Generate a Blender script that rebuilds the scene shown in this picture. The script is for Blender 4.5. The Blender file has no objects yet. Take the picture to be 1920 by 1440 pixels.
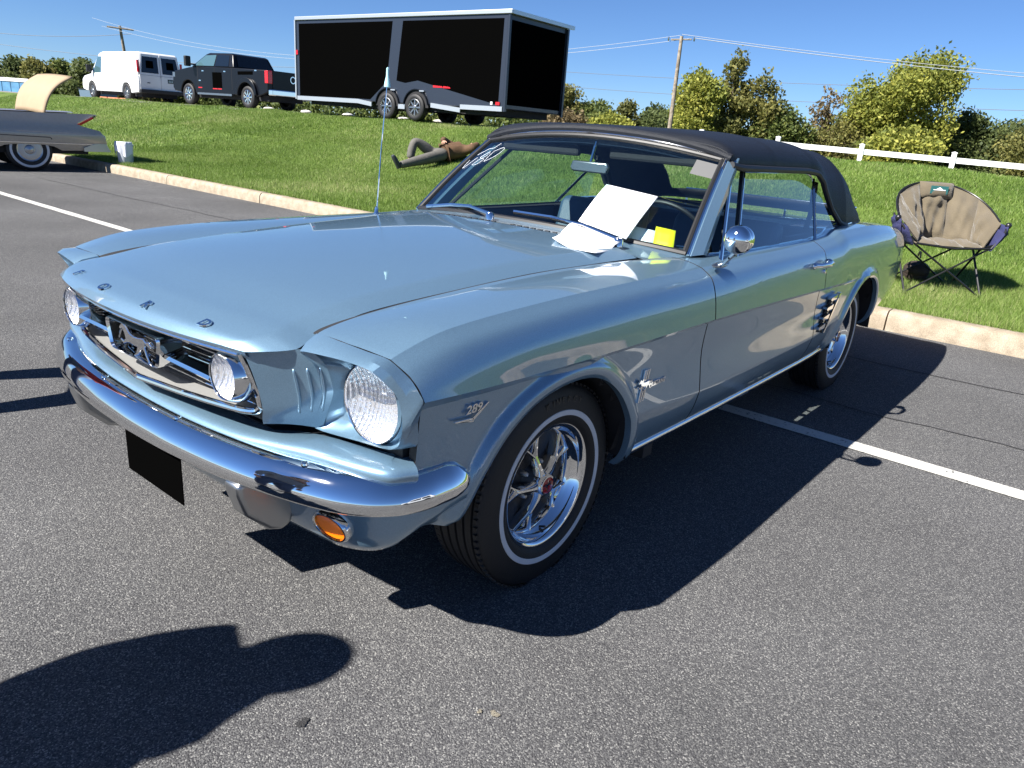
import bpy, bmesh, math, random
import numpy as np
from mathutils import Vector, Matrix
PI = math.pi
R = math.radians
scene = bpy.context.scene
COL = scene.collection
random.seed(7)
rng = np.random.default_rng(11)

# ------------------------------------------------------------------ camera, sky, sun, exposure
cam_d = bpy.data.cameras.new('camera')
cam = bpy.data.objects.new('camera', cam_d)
COL.objects.link(cam)
scene.camera = cam
CP = Vector((-1.6275, -1.8902, 1.2880))
yaw, pit, rol = R(38.3566), R(-18.8814), R(4.2480)
fw = Vector((math.cos(pit) * math.cos(yaw), math.cos(pit) * math.sin(yaw), math.sin(pit)))
r0 = Vector((math.sin(yaw), -math.cos(yaw), 0))
u0 = r0.cross(fw)
rt = r0 * math.cos(rol) + u0 * math.sin(rol)
up = -r0 * math.sin(rol) + u0 * math.cos(rol)
M = Matrix((rt, up, -fw)).transposed().to_4x4()
M.translation = CP
cam.matrix_world = M
cam_d.sensor_width = 36
cam_d.lens = 36 * 1394.0 / 1920
cam_d.clip_start = 0.05
cam_d.clip_end = 3000

SUNV = Vector((-1.0, 0.36, 1.0)).normalized()      # towards the sun
world = bpy.data.worlds.new('World')
scene.world = world
world.use_nodes = True
wn = world.node_tree
sky = wn.nodes.new('ShaderNodeTexSky')
sky.sky_type = 'NISHITA'
sky.sun_disc = False
sky.sun_elevation = math.asin(SUNV.z)
sky.sun_rotation = math.atan2(SUNV.x, SUNV.y)
sky.air_density = 1.0
sky.dust_density = 0.15
sky.ozone_density = 6.0
sky.altitude = 2500
tint = wn.nodes.new('ShaderNodeVectorMath')
tint.operation = 'MULTIPLY'
tint.inputs[1].default_value = (0.79, 0.92, 1.10)
wn.links.new(sky.outputs[0], tint.inputs[0])
wn.links.new(tint.outputs[0], wn.nodes['Background'].inputs[0])
wn.nodes['Background'].inputs[1].default_value = 0.044
sun_d = bpy.data.lights.new('sun', 'SUN')
sun_d.energy = 5.0
sun_d.angle = R(0.5)
sun_d.color = (1.0, 0.955, 0.89)
sun = bpy.data.objects.new('sun', sun_d)
COL.objects.link(sun)
sun.rotation_euler = (-SUNV).to_track_quat('-Z', 'Y').to_euler()
sun.location = (-10, 4, 12)
scene.view_settings.view_transform = 'Standard'
scene.view_settings.look = 'None'
scene.view_settings.exposure = 1.42
scene.view_settings.gamma = 1
scene.render.engine = 'CYCLES'
scene.cycles.max_bounces = 10
scene.cycles.transparent_max_bounces = 16
scene.cycles.glossy_bounces = 5
scene.cycles.diffuse_bounces = 3

# ------------------------------------------------------------------ materials
def newmat(name):
    m = bpy.data.materials.new(name)
    m.use_nodes = True
    nt = m.node_tree
    return m, nt, nt.nodes['Principled BSDF']

def mat(name, col, rough=0.5, metal=0.0, coat=0.0, coat_rough=0.03, noise=0.0, nscale=20.0, bump=0.0, bscale=80.0,
        emit=None, spec=None, sheen=0.0, rough_noise=0.0):
    m, nt, b = newmat(name)
    b.inputs['Base Color'].default_value = (*col, 1)
    b.inputs['Roughness'].default_value = rough
    b.inputs['Metallic'].default_value = metal
    b.inputs['Coat Weight'].default_value = coat
    b.inputs['Coat Roughness'].default_value = coat_rough
    if sheen:
        b.inputs['Sheen Weight'].default_value = sheen
    if spec is not None:
        b.inputs['Specular IOR Level'].default_value = spec
    tc = nt.nodes.new('ShaderNodeTexCoord')
    if noise or rough_noise:
        n = nt.nodes.new('ShaderNodeTexNoise')
        n.inputs['Scale'].default_value = nscale
        n.inputs['Detail'].default_value = 6
        nt.links.new(tc.outputs['Object'], n.inputs['Vector'])
        if noise:
            mr = nt.nodes.new('ShaderNodeMapRange')
            mr.inputs['From Min'].default_value = 0.25
            mr.inputs['From Max'].default_value = 0.75
            mr.inputs['To Min'].default_value = 1 - noise
            mr.inputs['To Max'].default_value = 1 + noise
            nt.links.new(n.outputs['Fac'], mr.inputs['Value'])
            mx = nt.nodes.new('ShaderNodeVectorMath')
            mx.operation = 'SCALE'
            mx.inputs[0].default_value = col
            nt.links.new(mr.outputs['Result'], mx.inputs['Scale'])
            nt.links.new(mx.outputs['Vector'], b.inputs['Base Color'])
        if rough_noise:
            mr = nt.nodes.new('ShaderNodeMapRange')
            mr.inputs['To Min'].default_value = max(0, rough - rough_noise)
            mr.inputs['To Max'].default_value = rough + rough_noise
            nt.links.new(n.outputs['Fac'], mr.inputs['Value'])
            nt.links.new(mr.outputs['Result'], b.inputs['Roughness'])
    if bump:
        n = nt.nodes.new('ShaderNodeTexNoise')
        n.inputs['Scale'].default_value = bscale
        n.inputs['Detail'].default_value = 4
        nt.links.new(tc.outputs['Object'], n.inputs['Vector'])
        bp = nt.nodes.new('ShaderNodeBump')
        bp.inputs['Strength'].default_value = bump
        bp.inputs['Distance'].default_value = 0.01
        nt.links.new(n.outputs['Fac'], bp.inputs['Height'])
        nt.links.new(bp.outputs['Normal'], b.inputs['Normal'])
    if emit:
        b.inputs['Emission Color'].default_value = (*emit[:3], 1)
        b.inputs['Emission Strength'].default_value = emit[3]
    return m

def glassmat(name, tint=(0.8, 0.93, 0.9), ior=1.45, rough=0.0, strength=1.0):
    m = bpy.data.materials.new(name)
    m.use_nodes = True
    nt = m.node_tree
    nt.nodes.clear()
    out = nt.nodes.new('ShaderNodeOutputMaterial')
    tr = nt.nodes.new('ShaderNodeBsdfTransparent')
    tr.inputs[0].default_value = (*tint, 1)
    gl = nt.nodes.new('ShaderNodeBsdfGlossy')
    gl.inputs['Roughness'].default_value = rough
    gl.inputs['Color'].default_value = (1, 1, 1, 1)
    f0 = ((ior - 1) / (ior + 1)) ** 2 * 2
    geo = nt.nodes.new('ShaderNodeNewGeometry')
    dt = nt.nodes.new('ShaderNodeVectorMath'); dt.operation = 'DOT_PRODUCT'
    nt.links.new(geo.outputs['Normal'], dt.inputs[0]); nt.links.new(geo.outputs['Incoming'], dt.inputs[1])
    ab = nt.nodes.new('ShaderNodeMath'); ab.operation = 'ABSOLUTE'
    nt.links.new(dt.outputs['Value'], ab.inputs[0])
    om = nt.nodes.new('ShaderNodeMath'); om.operation = 'SUBTRACT'; om.inputs[0].default_value = 1.0
    nt.links.new(ab.outputs[0], om.inputs[1])
    pw = nt.nodes.new('ShaderNodeMath'); pw.operation = 'POWER'; pw.inputs[1].default_value = 5.0
    nt.links.new(om.outputs[0], pw.inputs[0])
    fr = nt.nodes.new('ShaderNodeMath'); fr.operation = 'MULTIPLY_ADD'; fr.inputs[1].default_value = 1 - f0; fr.inputs[2].default_value = f0
    nt.links.new(pw.outputs[0], fr.inputs[0])
    mul = nt.nodes.new('ShaderNodeMath')
    mul.operation = 'MULTIPLY'
    mul.use_clamp = True
    mul.inputs[1].default_value = strength
    mix = nt.nodes.new('ShaderNodeMixShader')
    nt.links.new(fr.outputs[0], mul.inputs[0])
    nt.links.new(mul.outputs[0], mix.inputs[0])
    nt.links.new(tr.outputs[0], mix.inputs[1])
    nt.links.new(gl.outputs[0], mix.inputs[2])
    nt.links.new(mix.outputs[0], out.inputs[0])
    return m

def paintmat():
    # light metallic blue with flake sparkle under a clear coat
    m, nt, b = newmat('silver_blue_paint')
    tc = nt.nodes.new('ShaderNodeTexCoord')
    v = nt.nodes.new('ShaderNodeTexVoronoi')
    v.inputs['Scale'].default_value = 1400
    nt.links.new(tc.outputs['Object'], v.inputs['Vector'])
    mr = nt.nodes.new('ShaderNodeMapRange')
    mr.inputs['To Min'].default_value = 0.82
    mr.inputs['To Max'].default_value = 1.18
    sep = nt.nodes.new('ShaderNodeSeparateColor')
    nt.links.new(v.outputs['Color'], sep.inputs[0])
    nt.links.new(sep.outputs[0], mr.inputs['Value'])
    sc = nt.nodes.new('ShaderNodeVectorMath')
    sc.operation = 'SCALE'
    sc.inputs[0].default_value = (0.158, 0.268, 0.368)
    nt.links.new(mr.outputs['Result'], sc.inputs['Scale'])
    nt.links.new(sc.outputs['Vector'], b.inputs['Base Color'])
    b.inputs['Metallic'].default_value = 0.50
    b.inputs['Roughness'].default_value = 0.38
    b.inputs['Coat Weight'].default_value = 1.0
    b.inputs['Coat Roughness'].default_value = 0.012
    b.inputs['Coat IOR'].default_value = 1.85
    # long soft waviness of hand finished panels, only in the clear coat
    n = nt.nodes.new('ShaderNodeTexNoise')
    n.inputs['Scale'].default_value = 3.5
    n.inputs['Detail'].default_value = 1
    nt.links.new(tc.outputs['Object'], n.inputs['Vector'])
    bp = nt.nodes.new('ShaderNodeBump')
    bp.inputs['Strength'].default_value = 0.05
    bp.inputs['Distance'].default_value = 0.01
    nt.links.new(n.outputs['Fac'], bp.inputs['Height'])
    nt.links.new(bp.outputs['Normal'], b.inputs['Coat Normal'])
    return m

MT = dict(
    paint=paintmat(),
    chrome=mat('chrome', (0.78, 0.79, 0.80), 0.035, 1.0, rough_noise=0.02, nscale=30),
    satin=mat('satin_metal', (0.42, 0.43, 0.44), 0.32, 1.0),
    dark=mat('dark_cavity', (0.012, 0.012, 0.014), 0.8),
    argent=mat('argent_paint', (0.33, 0.33, 0.32), 0.45, 0.4),
    rubber=mat('tyre_rubber', (0.008, 0.008, 0.009), 0.62, bump=0.15, bscale=200),
    white_rubber=mat('white_sidewall', (0.55, 0.57, 0.60), 0.55, noise=0.05, nscale=15),
    blackrub=mat('black_rubber', (0.012, 0.012, 0.013), 0.5),
    canvas=mat('black_vinyl_top', (0.007, 0.009, 0.014), 0.52, bump=0.35, bscale=500, spec=0.35),
    glass=glassmat('windscreen_glass', (0.80, 0.92, 0.91), 1.5),
    sideglass=glassmat('side_glass', (0.80, 0.91, 0.90), 1.5, strength=1.3),
    vinylwin=glassmat('rear_window_plastic', (0.80, 0.86, 0.86), 1.45),
    trim=mat('dark_blue_vinyl', (0.013, 0.026, 0.048), 0.5, bump=0.2, bscale=300),
    trim2=mat('blue_vinyl_seat', (0.03, 0.06, 0.10), 0.45, bump=0.2, bscale=300),
    whitevinyl=mat('white_vinyl', (0.75, 0.76, 0.76), 0.4),
    red=mat('red_enamel', (0.35, 0.01, 0.012), 0.25, coat=0.6),
    paper=mat('white_paper', (0.86, 0.86, 0.88), 0.6),
    yellow=mat('yellow_card', (0.85, 0.82, 0.01), 0.6),
    greycard=mat('grey_sticker', (0.11, 0.11, 0.11), 0.8),
    plate=mat('black_plate', (0.0015, 0.0015, 0.0015), 1.0, spec=0.0),
    whitepaint=mat('white_marker', (0.75, 0.8, 0.85), 0.6),
    blackpaint=mat('gloss_black', (0.006, 0.007, 0.010), 0.15, coat=0.6),
)
def bumpnode(nt, scale, axis, strength, dist, vor=1.6, vw=1.0):
    tc = nt.nodes.new('ShaderNodeTexCoord')
    w = nt.nodes.new('ShaderNodeTexWave')
    w.wave_type = 'BANDS'
    w.bands_direction = axis
    w.inputs['Scale'].default_value = scale
    w.inputs['Distortion'].default_value = 0.2
    nt.links.new(tc.outputs['Object'], w.inputs['Vector'])
    v = nt.nodes.new('ShaderNodeTexVoronoi')
    v.inputs['Scale'].default_value = scale * vor
    nt.links.new(tc.outputs['Object'], v.inputs['Vector'])
    ad = nt.nodes.new('ShaderNodeMath')
    ad.operation = 'MULTIPLY_ADD'
    ad.inputs[1].default_value = vw
    nt.links.new(v.outputs['Distance'], ad.inputs[0])
    nt.links.new(w.outputs['Fac'], ad.inputs[2])
    bp = nt.nodes.new('ShaderNodeBump')
    bp.inputs['Strength'].default_value = strength
    bp.inputs['Distance'].default_value = dist
    nt.links.new(ad.outputs[0], bp.inputs['Height'])
    return bp
def lensmat(name, col, scale, axis='Z', gloss=0.16):
    m = bpy.data.materials.new(name)
    m.use_nodes = True
    nt = m.node_tree
    nt.nodes.clear()
    out = nt.nodes.new('ShaderNodeOutputMaterial')
    tr = nt.nodes.new('ShaderNodeBsdfTransparent'); tr.inputs[0].default_value = (*col, 1)
    gl = nt.nodes.new('ShaderNodeBsdfGlossy'); gl.inputs['Roughness'].default_value = 0.06
    bp = bumpnode(nt, scale, axis, 0.5, 0.004, 1.6, 0.15)
    nt.links.new(bp.outputs['Normal'], gl.inputs['Normal'])
    mix = nt.nodes.new('ShaderNodeMixShader'); mix.inputs[0].default_value = gloss
    nt.links.new(tr.outputs[0], mix.inputs[1]); nt.links.new(gl.outputs[0], mix.inputs[2]); nt.links.new(mix.outputs[0], out.inputs[0])
    return m
def flutedmat():
    m, nt, b = newmat('fluted_reflector')
    b.inputs['Base Color'].default_value = (0.88, 0.88, 0.90, 1)
    b.inputs['Metallic'].default_value = 0.75
    b.inputs['Roughness'].default_value = 0.22
    bp = bumpnode(nt, 30, 'Y', 0.7, 0.005, 3.2, 0.5)
    nt.links.new(bp.outputs['Normal'], b.inputs['Normal'])
    return m
MT['fluted'] = flutedmat()
MT['lens'] = lensmat('headlight_glass', (1.0, 1.0, 1.0), 22, 'Z')
MT['foglens'] = lensmat('fog_lamp_glass', (1.0, 1.0, 1.0), 40, 'Y')
MT['amber'] = lensmat('amber_lens', (1.0, 0.60, 0.06), 60, 'Y', 0.10)
MT['amberback'] = mat('amber_reflector', (1.0, 0.55, 0.10), 0.4)
MT['redlens'] = mat('red_lens', (0.5, 0.006, 0.008), 0.15, coat=0.5)

# ------------------------------------------------------------------ helpers
def prop(o, label=None, cat=None, group=None, kind=None):
    if label: o['label'] = label
    if cat: o['category'] = cat
    if group: o['group'] = group
    if kind: o['kind'] = kind
    return o

def empty(name, loc=(0, 0, 0), rz=0, label=None, cat=None, group=None, kind=None):
    o = bpy.data.objects.new(name, None)
    COL.objects.link(o)
    o.location = loc
    o.rotation_euler = (0, 0, rz)
    o.empty_display_size = 0.2
    return prop(o, label, cat, group, kind)

def mk(name, V, F, m, parent=None, smooth=True, sharp=35, fm=None):
    me = bpy.data.meshes.new(name)
    me.from_pydata([tuple(map(float, v)) for v in V], [], [tuple(int(i) for i in f) for f in F])
    for mm in (m if isinstance(m, (list, tuple)) else [m]):
        me.materials.append(mm)
    if fm is not None:
        me.polygons.foreach_set('material_index', fm)
    me.validate()
    me.update()
    if smooth:
        me.polygons.foreach_set('use_smooth', [True] * len(me.polygons))
        if sharp:
            me.set_sharp_from_angle(angle=R(sharp))
    o = bpy.data.objects.new(name, me)
    COL.objects.link(o)
    if parent is not None:
        o.parent = parent
    return o

def bev(o, w, seg=2):
    b = o.modifiers.new('bevel', 'BEVEL')
    b.width = w
    b.segments = seg
    b.limit_method = 'ANGLE'
    b.angle_limit = R(35)
    return o

def join(*parts):
    V, F = [], []
    for v, f in parts:
        n = len(V)
        V += [tuple(p) for p in v]
        F += [tuple(i + n for i in q) for q in f]
    return V, F

def gridf(P, closeu=False, closev=False):
    P = np.asarray(P, float)
    nu, nv = P.shape[:2]
    V = P.reshape(-1, 3).tolist()
    F = []
    for i in range(nu - (0 if closeu else 1)):
        for j in range(nv - (0 if closev else 1)):
            a = i * nv + j
            b = i * nv + (j + 1) % nv
            c = ((i + 1) % nu) * nv + (j + 1) % nv
            d = ((i + 1) % nu) * nv + j
            F.append((a, b, c, d))
    return V, F

def boxf(x0, x1, y0, y1, z0, z1):
    V = [(x, y, z) for x in (x0, x1) for y in (y0, y1) for z in (z0, z1)]
    F = [(0, 1, 3, 2), (4, 6, 7, 5), (0, 4, 5, 1), (2, 3, 7, 6), (0, 2, 6, 4), (1, 5, 7, 3)]
    return V, F

def frame_of(d, upv=(0, 0, 1)):
    d = np.asarray(d, float)
    d = d / (np.linalg.norm(d) + 1e-12)
    u = np.asarray(upv, float)
    if abs(d @ u) > 0.98:
        u = np.array((1., 0, 0))
    s = np.cross(d, u)
    s /= np.linalg.norm(s)
    t = np.cross(s, d)
    return s, t

def tubef(path, r, n=10, cap=True, closed=False, ry=None):
    path = [np.asarray(p, float) for p in path]
    rs = r if isinstance(r, (list, tuple)) else [r] * len(path)
    P = []
    N = len(path)
    for i, p in enumerate(path):
        if closed:
            d = path[(i + 1) % N] - path[i - 1]
        else:
            d = path[min(i + 1, N - 1)] - path[max(i - 1, 0)]
        s, t = frame_of(d)
        k = ry if ry else 1.0
        P.append([p + s * rs[i] * math.cos(a) + t * rs[i] * k * math.sin(a) for a in np.linspace(0, 2 * PI, n, endpoint=False)])
    V, F = gridf(P, closeu=closed, closev=True)
    if cap and not closed:
        F.append(tuple(range(n))[::-1])
        F.append(tuple(range((N - 1) * n, N * n)))
    return V, F

def lathef(prof, origin=(0, 0, 0), axis='y', n=48, close=False):
    # prof: list of (r, a) with a along the axis
    P = []
    o = np.asarray(origin, float)
    for t in np.linspace(0, 2 * PI, n, endpoint=False):
        c_, s_ = math.cos(t), math.sin(t)
        row = []
        for r, a in prof:
            if axis == 'y': row.append(o + (r * c_, a, r * s_))
            elif axis == 'x': row.append(o + (a, r * c_, r * s_))
            else: row.append(o + (r * c_, r * s_, a))
        P.append(row)
    return gridf(P, closeu=True)

def spheref(c, rx, ry=None, rz=None, n=16, m=10):
    ry = ry or rx
    rz = rz or rx
    P = []
    for t in np.linspace(0, 2 * PI, n, endpoint=False):
        P.append([(c[0] + rx * math.sin(p) * math.cos(t), c[1] + ry * math.sin(p) * math.sin(t), c[2] + rz * math.cos(p))
                  for p in np.linspace(0.02, PI - 0.02, m)])
    return gridf(P, closeu=True)

def prismf(poly, axis, a0, a1):
    # poly 2d points; axis 'x': (y,z), 'y': (x,z), 'z': (x,y)
    def p3(p, a):
        return {'x': (a, p[0], p[1]), 'y': (p[0], a, p[1]), 'z': (p[0], p[1], a)}[axis]
    n = len(poly)
    V = [p3(p, a0) for p in poly] + [p3(p, a1) for p in poly]
    F = [tuple(range(n))[::-1], tuple(range(n, 2 * n))] + [(i, (i + 1) % n, n + (i + 1) % n, n + i) for i in range(n)]
    return V, F

def pchip(x, y, q):
    x = np.asarray(x, float)
    y = np.asarray(y, float)
    h = np.diff(x)
    d = np.diff(y) / h
    m = np.zeros_like(y)
    for i in range(1, len(x) - 1):
        if d[i - 1] * d[i] > 0:
            w1, w2 = 2 * h[i] + h[i - 1], h[i] + 2 * h[i - 1]
            m[i] = (w1 + w2) / (w1 / d[i - 1] + w2 / d[i])
    m[0], m[-1] = d[0], d[-1]
    q = np.clip(q, x[0], x[-1])
    i = np.clip(np.searchsorted(x, q) - 1, 0, len(x) - 2)
    t = (q - x[i]) / h[i]
    return ((1 + 2 * t) * (1 - t) ** 2 * y[i] + t * (1 - t) ** 2 * h[i] * m[i] + t * t * (3 - 2 * t) * y[i + 1] + t * t * (t - 1) * h[i] * m[i + 1])

def mirror_y(V):
    return [(v[0], -v[1], v[2]) for v in V]

def textmesh(s, size, depth=0.002, spacing=1.0, bold=0.0):
    cu = bpy.data.curves.new('t', 'FONT')
    cu.body = s
    cu.size = size
    cu.extrude = depth / 2
    cu.align_x = 'CENTER'
    cu.align_y = 'CENTER'
    cu.space_character = spacing
    cu.offset = bold
    cu.resolution_u = 3
    o = bpy.data.objects.new('t', cu)
    COL.objects.link(o)
    dg = bpy.context.evaluated_depsgraph_get()
    me = bpy.data.meshes.new_from_object(o.evaluated_get(dg))
    V = [tuple(v.co) for v in me.vertices]
    F = [tuple(p.vertices) for p in me.polygons]
    bpy.data.objects.remove(o)
    bpy.data.curves.remove(cu)
    bpy.data.meshes.remove(me)
    return V, F

def place(VF, o, ex, ey, ez):
    o, ex, ey, ez = (np.asarray(a, float) for a in (o, ex, ey, ez))
    V, F = VF
    return [tuple(o + ex * v[0] + ey * v[1] + ez * v[2]) for v in V], F

def copytree(o, parent=None):
    c = o.copy()
    COL.objects.link(c)
    if parent is not None:
        c.parent = parent
    for ch in list(o.children):
        copytree(ch, c)
    return c

# ------------------------------------------------------------------ terrain and setting
def smooth(t):
    t = np.clip(t, 0, 1)
    return t * t * (3 - 2 * t)

def hgt(x, y):
    x = np.asarray(x, float)
    y = np.asarray(y, float)
    zc = np.interp(y, [-8, 0, 8, 14, 40], [0.98, 1.08, 1.24, 1.30, 1.28])
    base = np.interp(x, [4.75, 5.5, 7, 9, 11, 12.4, 13.4], [0.145, 0.17, 0.27, 0.50, 0.90, 1.22, 1.30])
    up_ = 0.145 + (base - 0.145) / (1.30 - 0.145) * (zc - 0.145)
    right = smooth((10.5 - y) / 3.0)
    back_r = zc - (zc - 0.30) * smooth((x - 14.5) / 8.0)
    back_l = zc - (zc - 0.2) * smooth((x - 21) / 14.0)
    back = right * back_r + (1 - right) * back_l
    z = np.where(x < 13.4, up_, back)
    z = z + 0.02 * np.sin(x * 1.3 + y * 0.7) * np.clip((x - 6) / 3, 0, 1) + 0.015 * np.sin(y * 1.9 - x * 0.5) * np.clip((x - 6) / 3, 0, 1)
    return z

def asphalt_mat():
    m, nt, b = newmat('asphalt')
    L = nt.links.new
    tc = nt.nodes.new('ShaderNodeTexCoord')
    v = nt.nodes.new('ShaderNodeTexVoronoi'); v.inputs['Scale'].default_value = 310
    v2 = nt.nodes.new('ShaderNodeTexVoronoi'); v2.inputs['Scale'].default_value = 190
    n1 = nt.nodes.new('ShaderNodeTexNoise'); n1.inputs['Scale'].default_value = 210; n1.inputs['Detail'].default_value = 5
    n2 = nt.nodes.new('ShaderNodeTexNoise'); n2.inputs['Scale'].default_value = 0.7; n2.inputs['Detail'].default_value = 8
    for q in (v, v2, n1, n2): L(tc.outputs['Object'], q.inputs['Vector'])
    sep = nt.nodes.new('ShaderNodeSeparateColor'); L(v.outputs['Color'], sep.inputs[0])
    ramp = nt.nodes.new('ShaderNodeValToRGB')
    ramp.color_ramp.elements[0].position = 0.0; ramp.color_ramp.elements[0].color = (0.050, 0.050, 0.053, 1)
    ramp.color_ramp.elements[1].position = 1.0; ramp.color_ramp.elements[1].color = (0.25, 0.247, 0.237, 1)
    e = ramp.color_ramp.elements.new(0.45); e.color = (0.076, 0.076, 0.079, 1)
    e = ramp.color_ramp.elements.new(0.85); e.color = (0.125, 0.125, 0.124, 1)
    L(sep.outputs[0], ramp.inputs[0])
    mr = nt.nodes.new('ShaderNodeMapRange')
    mr.inputs['From Min'].default_value = 0.3; mr.inputs['From Max'].default_value = 0.7
    mr.inputs['To Min'].default_value = 0.80; mr.inputs['To Max'].default_value = 1.16
    L(n2.outputs['Fac'], mr.inputs['Value'])
    mr1 = nt.nodes.new('ShaderNodeMapRange')
    mr1.inputs['From Min'].default_value = 0.3; mr1.inputs['From Max'].default_value = 0.7
    mr1.inputs['To Min'].default_value = 0.70; mr1.inputs['To Max'].default_value = 1.30
    L(n1.outputs['Fac'], mr1.inputs['Value'])
    mm = nt.nodes.new('ShaderNodeMath'); mm.operation = 'MULTIPLY'
    L(mr.outputs['Result'], mm.inputs[0]); L(mr1.outputs['Result'], mm.inputs[1])
    sc = nt.nodes.new('ShaderNodeVectorMath'); sc.operation = 'SCALE'
    L(ramp.outputs['Color'], sc.inputs[0]); L(mm.outputs[0], sc.inputs['Scale'])
    # one small dark oil spot and a pale gum mark
    L(sc.outputs['Vector'], b.inputs['Base Color'])
    b.inputs['Roughness'].default_value = 0.9
    b.inputs['Specular IOR Level'].default_value = 0.12
    ad = nt.nodes.new('ShaderNodeMath'); ad.operation = 'ADD'
    L(v.outputs['Distance'], ad.inputs[0]); L(v2.outputs['Distance'], ad.inputs[1])
    bp = nt.nodes.new('ShaderNodeBump'); bp.invert = True
    bp.inputs['Strength'].default_value = 0.8; bp.inputs['Distance'].default_value = 0.0022
    L(ad.outputs[0], bp.inputs['Height'])
    L(bp.outputs['Normal'], b.inputs['Normal'])
    return m
MT['asphalt'] = asphalt_mat()

def two_tone(name, c1, c2, scale, rough=0.9, bump=0.5, bscale=200, bd=0.004, detail=6, lo=0.35, hi=0.65):
    m, nt, b = newmat(name)
    L = nt.links.new
    tc = nt.nodes.new('ShaderNodeTexCoord')
    n = nt.nodes.new('ShaderNodeTexNoise'); n.inputs['Scale'].default_value = scale; n.inputs['Detail'].default_value = detail
    L(tc.outputs['Object'], n.inputs['Vector'])
    rp = nt.nodes.new('ShaderNodeValToRGB')
    rp.color_ramp.elements[0].position = lo; rp.color_ramp.elements[0].color = (*c1, 1)
    rp.color_ramp.elements[1].position = hi; rp.color_ramp.elements[1].color = (*c2, 1)
    L(n.outputs['Fac'], rp.inputs[0])
    n2 = nt.nodes.new('ShaderNodeTexNoise'); n2.inputs['Scale'].default_value = bscale; n2.inputs['Detail'].default_value = 3
    L(tc.outputs['Object'], n2.inputs['Vector'])
    mr = nt.nodes.new('ShaderNodeMapRange'); mr.inputs['From Min'].default_value = 0.3; mr.inputs['From Max'].default_value = 0.7
    mr.inputs['To Min'].default_value = 0.75; mr.inputs['To Max'].default_value = 1.25
    L(n2.outputs['Fac'], mr.inputs['Value'])
    sc = nt.nodes.new('ShaderNodeVectorMath'); sc.operation = 'SCALE'
    L(rp.outputs['Color'], sc.inputs[0]); L(mr.outputs['Result'], sc.inputs['Scale'])
    L(sc.outputs['Vector'], b.inputs['Base Color'])
    b.inputs['Roughness'].default_value = rough
    b.inputs['Specular IOR Level'].default_value = 0.25
    bp = nt.nodes.new('ShaderNodeBump'); bp.inputs['Strength'].default_value = bump; bp.inputs['Distance'].default_value = bd
    L(n2.outputs['Fac'], bp.inputs['Height']); L(bp.outputs['Normal'], b.inputs['Normal'])
    return m
MT['concrete'] = two_tone('kerb_concrete', (0.25, 0.205, 0.15), (0.35, 0.295, 0.225), 9, 0.85, 0.5, 160)
MT['soil'] = two_tone('grass_soil', (0.055, 0.095, 0.018), (0.11, 0.16, 0.03), 1.2, 0.95, 0.8, 40, 0.02)
MT['field'] = two_tone('field_grass', (0.045, 0.075, 0.02), (0.09, 0.10, 0.03), 0.05, 0.95, 0.5, 3, 0.05)
MT['gravel'] = two_tone('plateau_gravel', (0.13, 0.13, 0.12), (0.25, 0.24, 0.22), 2.0, 0.9, 0.7, 30, 0.01)

KX = 4.66
V, F = gridf([[(x, y, 0.0) for y in np.linspace(-60, 90, 12)] for x in np.linspace(-70, KX + 0.05, 8)])
prop(mk('parking_lot', V, F, MT['asphalt'], smooth=False), kind='structure')

# painted stall lines, worn
def linemat():
    m, nt, b = newmat('line_paint')
    L = nt.links.new
    tc = nt.nodes.new('ShaderNodeTexCoord')
    n = nt.nodes.new('ShaderNodeTexNoise'); n.inputs['Scale'].default_value = 55; n.inputs['Detail'].default_value = 8
    n.inputs['Roughness'].default_value = 0.7
    L(tc.outputs['Object'], n.inputs['Vector'])
    rp = nt.nodes.new('ShaderNodeValToRGB')
    rp.color_ramp.elements[0].position = 0.36; rp.color_ramp.elements[0].color = (0.09, 0.09, 0.09, 1)
    rp.color_ramp.elements[1].position = 0.43; rp.color_ramp.elements[1].color = (0.50, 0.49, 0.455, 1)
    L(n.outputs['Fac'], rp.inputs[0]); L(rp.outputs['Color'], b.inputs['Base Color'])
    b.inputs['Roughness'].default_value = 0.8
    v = nt.nodes.new('ShaderNodeTexVoronoi'); v.inputs['Scale'].default_value = 190
    L(tc.outputs['Object'], v.inputs['Vector'])
    bp = nt.nodes.new('ShaderNodeBump'); bp.invert = True; bp.inputs['Strength'].default_value = 0.6; bp.inputs['Distance'].default_value = 0.003
    L(v.outputs['Distance'], bp.inputs['Height']); L(bp.outputs['Normal'], b.inputs['Normal'])
    return m
MT['line'] = linemat()
def strip(pts, w, z, name, m):
    P = []
    rr = random.Random(3)
    for i in range(len(pts)):
        a = np.array(pts[max(i - 1, 0)]); b = np.array(pts[min(i + 1, len(pts) - 1)])
        d = (b - a) / np.linalg.norm(b - a); nrm = np.array((-d[1], d[0]))
        p = np.array(pts[i])
        j = 1 + rr.uniform(-.06, .06)
        P.append([(*(p + nrm * w / 2 * j), z), (*(p - nrm * w / 2 * j), z)])
    V, F = gridf(P)
    return mk(name, V, F, m, smooth=False)
prop(strip([(1.915, y) for y in np.arange(-9, 24, 0.25)], 0.105, 0.004, 'parking_line', MT['line']), kind='structure')
prop(strip([(-4.2, y) for y in np.arange(-12, 24, 0.5)], 0.105, 0.004, 'parking_line', MT['line']), kind='structure')
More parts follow.
